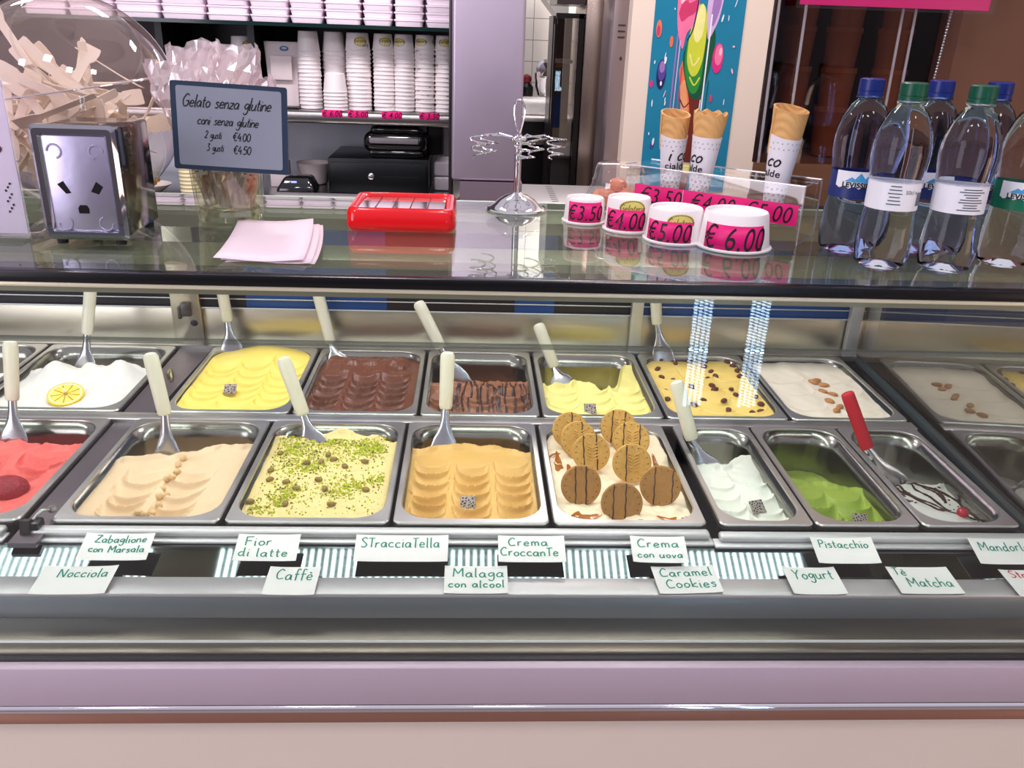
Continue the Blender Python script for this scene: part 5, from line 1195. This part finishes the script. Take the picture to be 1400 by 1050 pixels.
# white lidded trays on the top glass shelf
bx = [-1.55, -1.40, -1.242, -1.085, -.932, -.783, -.646, -.527, -.394, -.287, -.176, -.062]
TRAYW = M('white tray', (248, 232, 244), .5, 0, .015, 20); tp = {}
for i in range(len(bx) - 1):
    w = bx[i + 1] - bx[i]; sm = i % 2 == (1 if i < 6 else 0)
    for k in range(6):
        key = (round(w, 3), sm)
        if key not in tp:
            mb = MB(); a = w / 2 - .003; hh = .0235
            lo_ = [rr(-a + .006, a - .006, 0, .22, .010, 0, 3), rr(-a + (.001 if sm else .004), a - (.001 if sm else .004), -.002, .222, .012, hh * .7, 3), rr(-a, a, -.004, .224, .012, hh * .74, 3), rr(-a, a, -.004, .224, .012, hh - (0 if sm else .002), 3), rr(-a + .004, a - .004, 0, .22, .010, hh, 3)]
            tp[key] = o = obj('white_tray', mb.loft(lo_, True, True), TRAYW)
        else: o = tp[key].copy(); COL.objects.link(o)
        o.location = ((bx[i] + bx[i + 1]) / 2, 3.24 + (.004 * (k % 2)), 1.5905 + k * .0242)
        tag(o, f'white tray, {NTH[k]} from the bottom of the {NTH[i]} stack from left on the glass shelf', 'tray', 'white trays on the top glass shelf')
# paper bag with small bags, dark box behind
t = thing('paper_bag', 'white paper bag with blue emblem beside the leftmost cup stack', 'paper bag', (-.70, 3.38, 1.2985))
BAGM = M('white bag paper', (220, 206, 206), .6, 0, .04, 15, bump=.2, bscale=20)
obj('bag', MB().loft([rr(-.753, -.648, 3.34, 3.44, .006, 1.299, 3), rr(-.760, -.645, 3.345, 3.435, .006, 1.42, 3), rr(-.768, -.634, 3.36, 3.41, .004, 1.525, 3)], True, True), BAGM, t)
obj('folded_flap', MB().bbox(-.742, -.665, 3.328, 3.335, 1.395, 1.478, .002, mat=Matrix.Translation((0, 0, 0))), M('flap paper', (232, 218, 218), .6), t)
obj('emblem', MB().map2(join(ovalpatch(-.694, 1.502, .016, .009, .6, 1), ([(-.708, 1.4985), (-.680, 1.4985), (-.680, 1.5005), (-.708, 1.5005)], [(0, 1, 2, 3)])), lambda u, v, h: Vector((u, 3.353, v))), M('emblem blue', (40, 120, 170), .5), t, smooth=False)
tag(obj('black_box', MB().bbox(-.76, -.64, 3.27, 3.33, 1.2985, 1.306, .002), BLACK), 'flat black box lying under the front of the paper bag', 'box')
tag(obj('white_tub', MB().lathe([(.0001, 0), (.058, 0), (.062, .006), (.066, .16), (.070, .162), (.070, .182), (.066, .184), (.0001, .185)], (-1.02, 3.42, 1.2985), 32), M('white tub plastic', (214, 210, 216), .4)), 'white lidded tub on the steel shelf behind the globe', 'tub')
tag(obj('blue_packet', MB().bbox(-.955, -.885, 3.36, 3.40, 1.2985, 1.49, .006), M('blue packet foil', (26, 48, 96), .3)), 'blue packet standing behind the wrapped cones', 'packet')
# cash drawer, printer, card terminal
t = thing('cash_drawer', 'black steel cash drawer with a round lock', 'cash drawer', (-.353, 3.4, 1.0))
DRW = M('black drawer steel', (12, 15, 20), .35, .2, .1, 20)
obj('housing', MB().bbox(-.541, -.166, 3.262, 3.60, 1.001, 1.131, .003), DRW, t)
dr = obj('drawer_front', MB().bbox(-.533, -.174, 3.252, 3.262, 1.010, 1.116, .002), DRW, t)
obj('key_lock', MB().lathe([(.0001, 0), (.011, 0), (.011, .004), (.008, .006), (.0001, .006)], n=24), CHROME, dr)
o = bpy.data.objects['key_lock']; o.rotation_euler = (pi / 2, 0, 0); o.location = (-.3805, 3.252, 1.068)
obj('slot', MB().box(-.345, -.205, 3.2505, 3.2515, 1.066, 1.0695), M('slot dark', (2, 2, 3), .5), dr)
t = thing('receipt_printer', 'glossy black rounded receipt printer on the cash drawer', 'printer', (-.30, 3.4, 1.131))
GB = M('gloss black plastic', (10, 10, 12), .1, 0, .1, 20, coat=.6)
obj('body', MB().bbox(-.412, -.172, 3.275, 3.46, 1.150, 1.226, .034, 6).bbox(-.39, -.19, 3.285, 3.45, 1.1315, 1.16, .01, 3), GB, t)
obj('paper_cover', MB().bbox(-.385, -.195, 3.30, 3.44, 1.215, 1.244, .014, 4), GB, t)
obj('label_strip', MB().bbox(-.385, -.205, 3.270, 3.276, 1.186, 1.206, .002), M('grey printed strip', (120, 116, 120), .4, 0, .2, 60), t)
obj('dark_screen', MB().bbox(-.18, -.115, 3.40, 3.46, 1.1315, 1.2445, .008, 3), BLACK, t)
t = thing('card_terminal', 'small black card terminal with a blue light', 'card terminal', (-.643, 3.2, 1.0))
lo_ = [rr(-.712, -.575, 3.15, 3.26, .012, 1.0005, 4), rr(-.714, -.573, 3.148, 3.262, .014, 1.028, 4), rr(-.690, -.590, 3.165, 3.25, .014, 1.066, 4), rr(-.682, -.598, 3.175, 3.245, .012, 1.072, 4)]
obj('body', MB().loft(lo_, True, True), GB, t)
obj('status_light', MB().bbox(-.660, -.640, 3.158, 3.1655, 1.052, 1.058, .001), emit('blue status light', (30, 70, 255), 1.6), t)
tag(obj('white_bowl', MB().lathe([(.0001, 0), (.045, 0), (.050, .004), (.068, .078), (.070, .082), (.066, .081), (.048, .008), (.0001, .008)], (-.63, 3.47, 1.0005), 36), M('white ceramic', (222, 206, 204), .4)), 'white bowl behind the black card terminal', 'bowl')
tag(obj('white_box', MB().bbox(-.78, -.72, 3.36, 3.46, 1.0005, 1.09, .003), M('white box card', (220, 208, 210), .5)), 'white box left of the card terminal', 'box')
for k, (z0, z1, lab) in enumerate(((1.0005, 1.055, 'lower pack of wrapped napkins beside the cash drawer'), (1.0565, 1.112, 'upper pack of wrapped napkins beside the cash drawer'))):
    tag(obj('napkin_pack', MB().bbox(-.150, -.075, 3.36, 3.52, z0, z1, .008, 3), M('wrapped napkins', (206, 196, 206), .35, 0, .06, 40, bump=.5, bscale=50)), lab, 'napkin pack', 'napkin packs')
# things on the service counter behind the globe
pr = None
for k in range(13):
    if pr is None: pr = o = obj('paper_cup', cup_proto(.036, .030, .05, (-1.3, .9, 3.0)), [M('cream cup card', (240, 226, 180), .45, 0, .02, 20), YEL, OLV])
    else: o = pr.copy(); COL.objects.link(o)
    o.location = (-1.02, 3.16, 1.0005 + k * .0135); o.rotation_euler = (0, 0, .1 * k)
    tag(o, f'cream paper cup, {ORD[12 - k]}' + (' from the top' if k < 12 else '') + ' in the counter stack left of the tumbler', 'paper cup', 'nested cream cups on the counter')
t = thing('candy_dish', 'shallow dish of gold-wrapped candies behind the napkin dispenser', 'dish', (-1.17, 3.18, 1.0))
obj('dish', MB().lathe([(.0001, 0), (.03, 0), (.07, .03), (.072, .033), (.068, .033), (.03, .006), (.0001, .006)], (-1.17, 3.18, 1.0005), 32), M('white dish', (226, 214, 206), .3), t)
for i in range(8):
    a = i * 2.4; tag(obj('gold_candy', lump((-1.17 + .035 * cos(a) * (i % 3 + .6) / 2.4, 3.18 + .035 * sin(a) * (i % 3 + .6) / 2.4, 1.035 + .008 * (i % 3)), (.014, .011, .009), Vector((0, 0, 1)), a, .2, i), M('gold foil', (206, 140, 60), .25, .8, .2, 60)), 'gold-wrapped candy in the white dish behind the napkin dispenser', 'candy', 'gold candies in the dish')

# ------------------------------------------------------------------ steel column and kitchen
t = thing('steel_column', 'tall brushed steel column between the shelf and the kitchen', 'column', (.05, 3.2, 0))
COLS = M('column steel', (214, 200, 220), .40, .85, .12, 2.2, rvar=.08)
obj('column_sheet', MB().bbox(-.076, .168, 3.05, 3.30, 1.095, 2.6, .012, 4), COLS, t)
obj('side_flange', MB().bbox(-.086, -.074, 3.06, 3.32, 1.0, 2.6, .003), DSTEEL, t)
obj('lower_box', MB().box(-.046, .174, 3.04, 3.30, .02, 1.092), M('mauve grey steel', (150, 132, 146), .4, .5, .05, 6), t)
t = thing('side_counter', 'low pale counter with painted reflection dashes right of the column', 'counter', (.4, 3.4, 0))
obj('top', MB().bbox(.176, .58, 3.04, 3.58, .985, 1.0, .003), M('pale counter top', (226, 218, 218), .3, 0, .04, 8), t)
obj('body', MB().box(.18, .50, 3.06, 3.57, .02, .985), M('pale counter body', (190, 180, 180), .5), t)
mb = MB()
for i in range(12): mb.add([(.300, 3.08 + i * .04, 1.0006), (.325, 3.09 + i * .04, 1.0006), (.325, 3.102 + i * .04, 1.0006), (.300, 3.092 + i * .04, 1.0006)], [(0, 1, 2, 3)])
obj('reflection_dashes', mb, M('grey reflection dash', (120, 112, 116), .4), t, smooth=False)  # dashes paint the stainless reflection onto the counter top
t = thing('kitchen_bench', 'dark steel kitchen bench below the tiled wall', 'bench', (.3, 4.8, 0))
obj('bench_top', MB().bbox(-.1, .50, 4.45, 5.0, 1.165, 1.185, .003), M('white bench top', (226, 220, 218), .35), t)
obj('bench_body', MB().box(-.1, .50, 4.47, 5.0, .02, 1.165), M('black bench body', (30, 26, 28), .4), t)
obj('open_shelf', MB().box(-.05, .48, 4.40, 4.47, 1.06, 1.075), STEEL, t)
tag(obj('white_packets', MB().bbox(.20, .42, 4.55, 4.80, 1.186, 1.262, .02, 4), M('crumpled white wrap', (226, 222, 222), .3, 0, .08, 30, bump=1.0, bscale=25)), 'white wrapped bundle on the kitchen bench', 'bundle')
t = thing('mixer', 'small steel mixing machine on the kitchen bench', 'mixer', (.37, 4.86, 1.185))
obj('bowl', MB().lathe([(.0001, 0), (.03, .002), (.045, .05), (.052, .115), (.054, .118), (.05, .116), (.04, .05), (.0001, .01)], (.375, 4.86, 1.262), 28), CHROME, t)
obj('head', MB().lathe([(.0001, 0), (.04, .005), (.05, .02), (.05, .045), (.035, .06), (.0001, .064)], n=28), CHROME, t)
o = bpy.data.objects['head']; o.rotation_euler = (pi / 2, 0, 0); o.location = Vector((.38, 4.86, 1.400)) - t.location
obj('knob', MB().ellipsoid((.405, 4.79, 1.385), (.012, .012, .012), 14, 10), BLACK, t)
obj('stand', MB().box(.36, .40, 4.90, 4.96, 1.186, 1.42), STEEL, t)
t = thing('red_topped_jar', 'dark jar with a red cap on the kitchen bench', 'jar', (.29, 4.86, 1.185))
obj('jar_body', MB().lathe([(.0001, 0), (.034, 0), (.036, .01), (.036, .12), (.02, .14), (.0001, .14)], (.285, 4.87, 1.186), 24), BLACK, t)
obj('red_cap', MB().ellipsoid((.285, 4.87, 1.345), (.026, .026, .026), 18, 12), M('dark red cap', (140, 30, 44), .3), t)
t = thing('tall_cold_cabinet', 'tall cold cabinet with a black-edged glass door', 'cold cabinet', (.5, 4.1, 0))
KS = M('kitchen steel', (176, 160, 150), .24, 1, .18, 1.6, stretch=(1, 1, .8), rvar=.09)
BEV = M('dark cabinet side', (86, 78, 78), .3, .6, .1, 3)
obj('carcass', MB().box(.352, .44, 4.15, 4.38, .02, 1.655), BEV, t)
obj('door_frame', MB().box(.452, .475, 3.99, 4.02, .3, 1.665).box(.352, .475, 3.99, 4.02, 1.645, 1.665).box(.352, .362, 4.05, 4.08, .3, 1.62), BLACK, t)
obj('glass_door', MB().box(.362, .452, 4.03, 4.035, .3, 1.645), thin_glass('kitchen door glass', (.6, .58, .58), .12), t)
obj('inner_shelf', MB().box(.362, .44, 4.06, 4.15, 1.46, 1.475), M('white inner shelf', (220, 214, 214), .4), t)
obj('upper_panel', MB().box(.352, .475, 4.0, 4.38, 1.70, 2.2), BEV, t)
t = thing('steel_fridge', 'big brushed steel fridge door reflecting kitchen light', 'fridge', (.55, 4.2, 0))
obj('door', MB().bbox(.478, .618, 3.98, 4.4, .25, 2.2, .006), KS, t)
obj('handle_groove', MB().box(.600, .606, 3.974, 3.981, .4, 2.1), BLACK, t)
obj('base', MB().box(.478, .618, 4.0, 4.4, .0, .25), DSTEEL, t)
LOCK = M('grey locker enamel', (168, 152, 156), .3, .5, .06, 4)
for k, (xa, xb, lab) in enumerate(((.542, .613, 'left grey metal locker door with louvre slots'), (.617, .70, 'right grey metal locker door with louvre slots'))):
    t = thing('locker', lab, 'locker', ((xa + xb) / 2, 3.7, 0), 'grey lockers')
    obj('locker_door', MB().bbox(xa, xb, 3.60, 3.9, .05, 2.2, .004), LOCK, t)
    mb = MB()
    for i in range(3): mb.box(xa + .02, xb - .022, 3.597, 3.6005, 1.575 + i * .022, 1.581 + i * .022)
    obj('louvre', mb, DSTEEL, t)
    obj('keyhole', MB().ellipsoid((xa + .040, 3.599, 1.50), (.006, .003, .008), 10, 6), DSTEEL, t)
    obj('hinge', MB().box(xb - .006, xb, 3.59, 3.60, 1.20, 1.26), DSTEEL, t)
    obj('plinth', MB().box(xa, xb, 3.62, 3.9, .0, .05), DSTEEL, t)

# ------------------------------------------------------------------ poster of a painted ice cream cone
t = thing('poster', 'tall teal poster of a painted ice cream cone with drips', 'poster', (.72, 2.92, 1.4))
TEAL = M('poster teal', (30, 128, 160), .35, 0, .12, 6, coat=.25)
fnp = lambda u, v, h=0: Vector((u, 2.9255 - h, v))
obj('print_ground', MB().box(.571, .862, 2.9265, 2.9295, 1.10, 1.95), TEAL, t)
PM = {n: M('paint ' + n, c, .4, 0, .12, 25, coat=.2) for n, c in dict(pink=(240, 120, 160), rose=(206, 60, 106), pale=(250, 190, 206), lime=(206, 214, 60), cream=(240, 236, 150), green=(44, 140, 60), dgreen=(14, 84, 56), lilac=(210, 180, 220), mauve=(160, 120, 180), orange=(232, 120, 80), tan=(236, 160, 110), brown=(110, 40, 30), white=(236, 240, 244), violet=(90, 70, 150), navy=(30, 34, 90), magenta=(226, 40, 130)).items()}
names = list(PM); mb = MB(); lay = [0.]
def blob(pts, m, k=6):
    lay[0] += .00004; q = catmull(pts + [pts[0]], k)[:-1]; c = (sum(p[0] for p in q) / len(q), sum(p[1] for p in q) / len(q))
    v = [fnp(c[0], c[1], lay[0])] + [fnp(a, b_, lay[0]) for a, b_ in q]; n = len(q)
    mb.add(v, [(0, 1 + i, 1 + (i + 1) % n) for i in range(n)], names.index(m))
def ell(x, y, a, b_, m, rot=0): blob([(x + a * cos(q) * cos(rot) - b_ * sin(q) * sin(rot), y + a * cos(q) * sin(rot) + b_ * sin(q) * cos(rot)) for q in np.linspace(0, 2 * pi, 9)[:-1]], m)
def strip(p, w, m):
    lay[0] += .00004; v, f = ribbon(catmull(p, 6), w); mb.add([fnp(a, b_, lay[0]) for a, b_ in v], f, names.index(m))
# cone
blob([(.672, 1.50), (.690, 1.40), (.700, 1.30), (.705, 1.12), (.735, 1.12), (.738, 1.30), (.752, 1.44), (.757, 1.52)], 'brown')
blob([(.668, 1.49), (.684, 1.53), (.700, 1.44), (.716, 1.36), (.712, 1.26), (.700, 1.30), (.684, 1.38)], 'orange')
blob([(.676, 1.44), (.690, 1.46), (.704, 1.40), (.712, 1.34), (.706, 1.27), (.694, 1.31)], 'tan')
strip([(.680, 1.40), (.696, 1.375), (.712, 1.39)], .004, 'brown'); strip([(.686, 1.36), (.700, 1.33), (.714, 1.345)], .004, 'brown'); strip([(.692, 1.31), (.702, 1.285), (.712, 1.30)], .004, 'brown')
# scoops
blob([(.690, 1.60), (.676, 1.53), (.688, 1.47), (.706, 1.42), (.730, 1.40), (.752, 1.42), (.768, 1.50), (.776, 1.58), (.760, 1.64), (.72, 1.66)], 'dgreen')
blob([(.684, 1.57), (.684, 1.50), (.706, 1.43), (.728, 1.42), (.742, 1.46), (.744, 1.55), (.736, 1.64), (.710, 1.66)], 'green')
blob([(.690, 1.60), (.690, 1.52), (.708, 1.475), (.728, 1.48), (.742, 1.53), (.744, 1.62), (.732, 1.68), (.708, 1.68)], 'lime')
blob([(.708, 1.66), (.702, 1.60), (.716, 1.575), (.732, 1.60), (.734, 1.66), (.722, 1.69)], 'cream')
strip([(.697, 1.54), (.712, 1.505), (.730, 1.53)], .005, 'cream'); strip([(.704, 1.47), (.722, 1.445), (.738, 1.47)], .005, 'lime')
blob([(.742, 1.76), (.738, 1.68), (.744, 1.62), (.752, 1.585), (.766, 1.61), (.782, 1.66), (.788, 1.76)], 'lilac'); blob([(.756, 1.72), (.754, 1.64), (.766, 1.63), (.782, 1.70)], 'mauve')
blob([(.640, 1.78), (.642, 1.68), (.648, 1.62), (.660, 1.575), (.672, 1.555), (.680, 1.60), (.700, 1.63), (.712, 1.70), (.706, 1.80)], 'pink')
blob([(.648, 1.66), (.660, 1.635), (.680, 1.65), (.702, 1.665), (.706, 1.70), (.68, 1.69), (.66, 1.70)], 'rose'); blob([(.652, 1.76), (.652, 1.69), (.668, 1.70), (.690, 1.72), (.690, 1.78)], 'pale')
strip([(.672, 1.70), (.684, 1.675), (.700, 1.70)], .004, 'rose'); strip([(.710, 1.72), (.700, 1.62), (.684, 1.58)], .004, 'navy')
# drips
for x, y0, y1, m, w in ((.652, 1.60, 1.14, 'mauve', .0045), (.662, 1.58, 1.18, 'lilac', .0035), (.756, 1.66, 1.14, 'white', .0045), (.768, 1.46, 1.24, 'dgreen', .003), (.748, 1.40, 1.20, 'white', .003), (.676, 1.50, 1.30, 'rose', .003)): strip([(x, y0), (x - .002, (y0 + y1) / 2), (x - .001, y1)], w, m)
# planets and splashes
ell(.589, 1.612, .0095, .026, 'orange'); ell(.588, 1.606, .006, .016, 'rose'); ell(.633, 1.575, .006, .017, 'orange'); ell(.610, 1.475, .0155, .046, 'navy'); ell(.611, 1.487, .013, .032, 'violet'); ell(.611, 1.498, .009, .018, 'mauve')
ell(.790, 1.530, .018, .046, 'magenta'); ell(.792, 1.540, .013, .032, 'pink'); ell(.797, 1.55, .005, .012, 'pale'); ell(.580, 1.445, .005, .012, 'magenta'); ell(.782, 1.405, .005, .012, 'rose'); ell(.772, 1.36, .004, .010, 'magenta'); ell(.60, 1.25, .006, .010, 'violet')
rp = random.Random(4)
for i in range(46):
    x, y = rp.uniform(.578, .85), rp.uniform(1.14, 1.72)
    if .635 < x < .79 and y > 1.25: continue
    ell(x, y, rp.uniform(.0012, .004), rp.uniform(.003, .013), rp.choice(['white', 'white', 'pale', 'white']), rp.uniform(-.3, .3))
o = obj('painting', mb, [PM[n] for n in names], t, smooth=False)
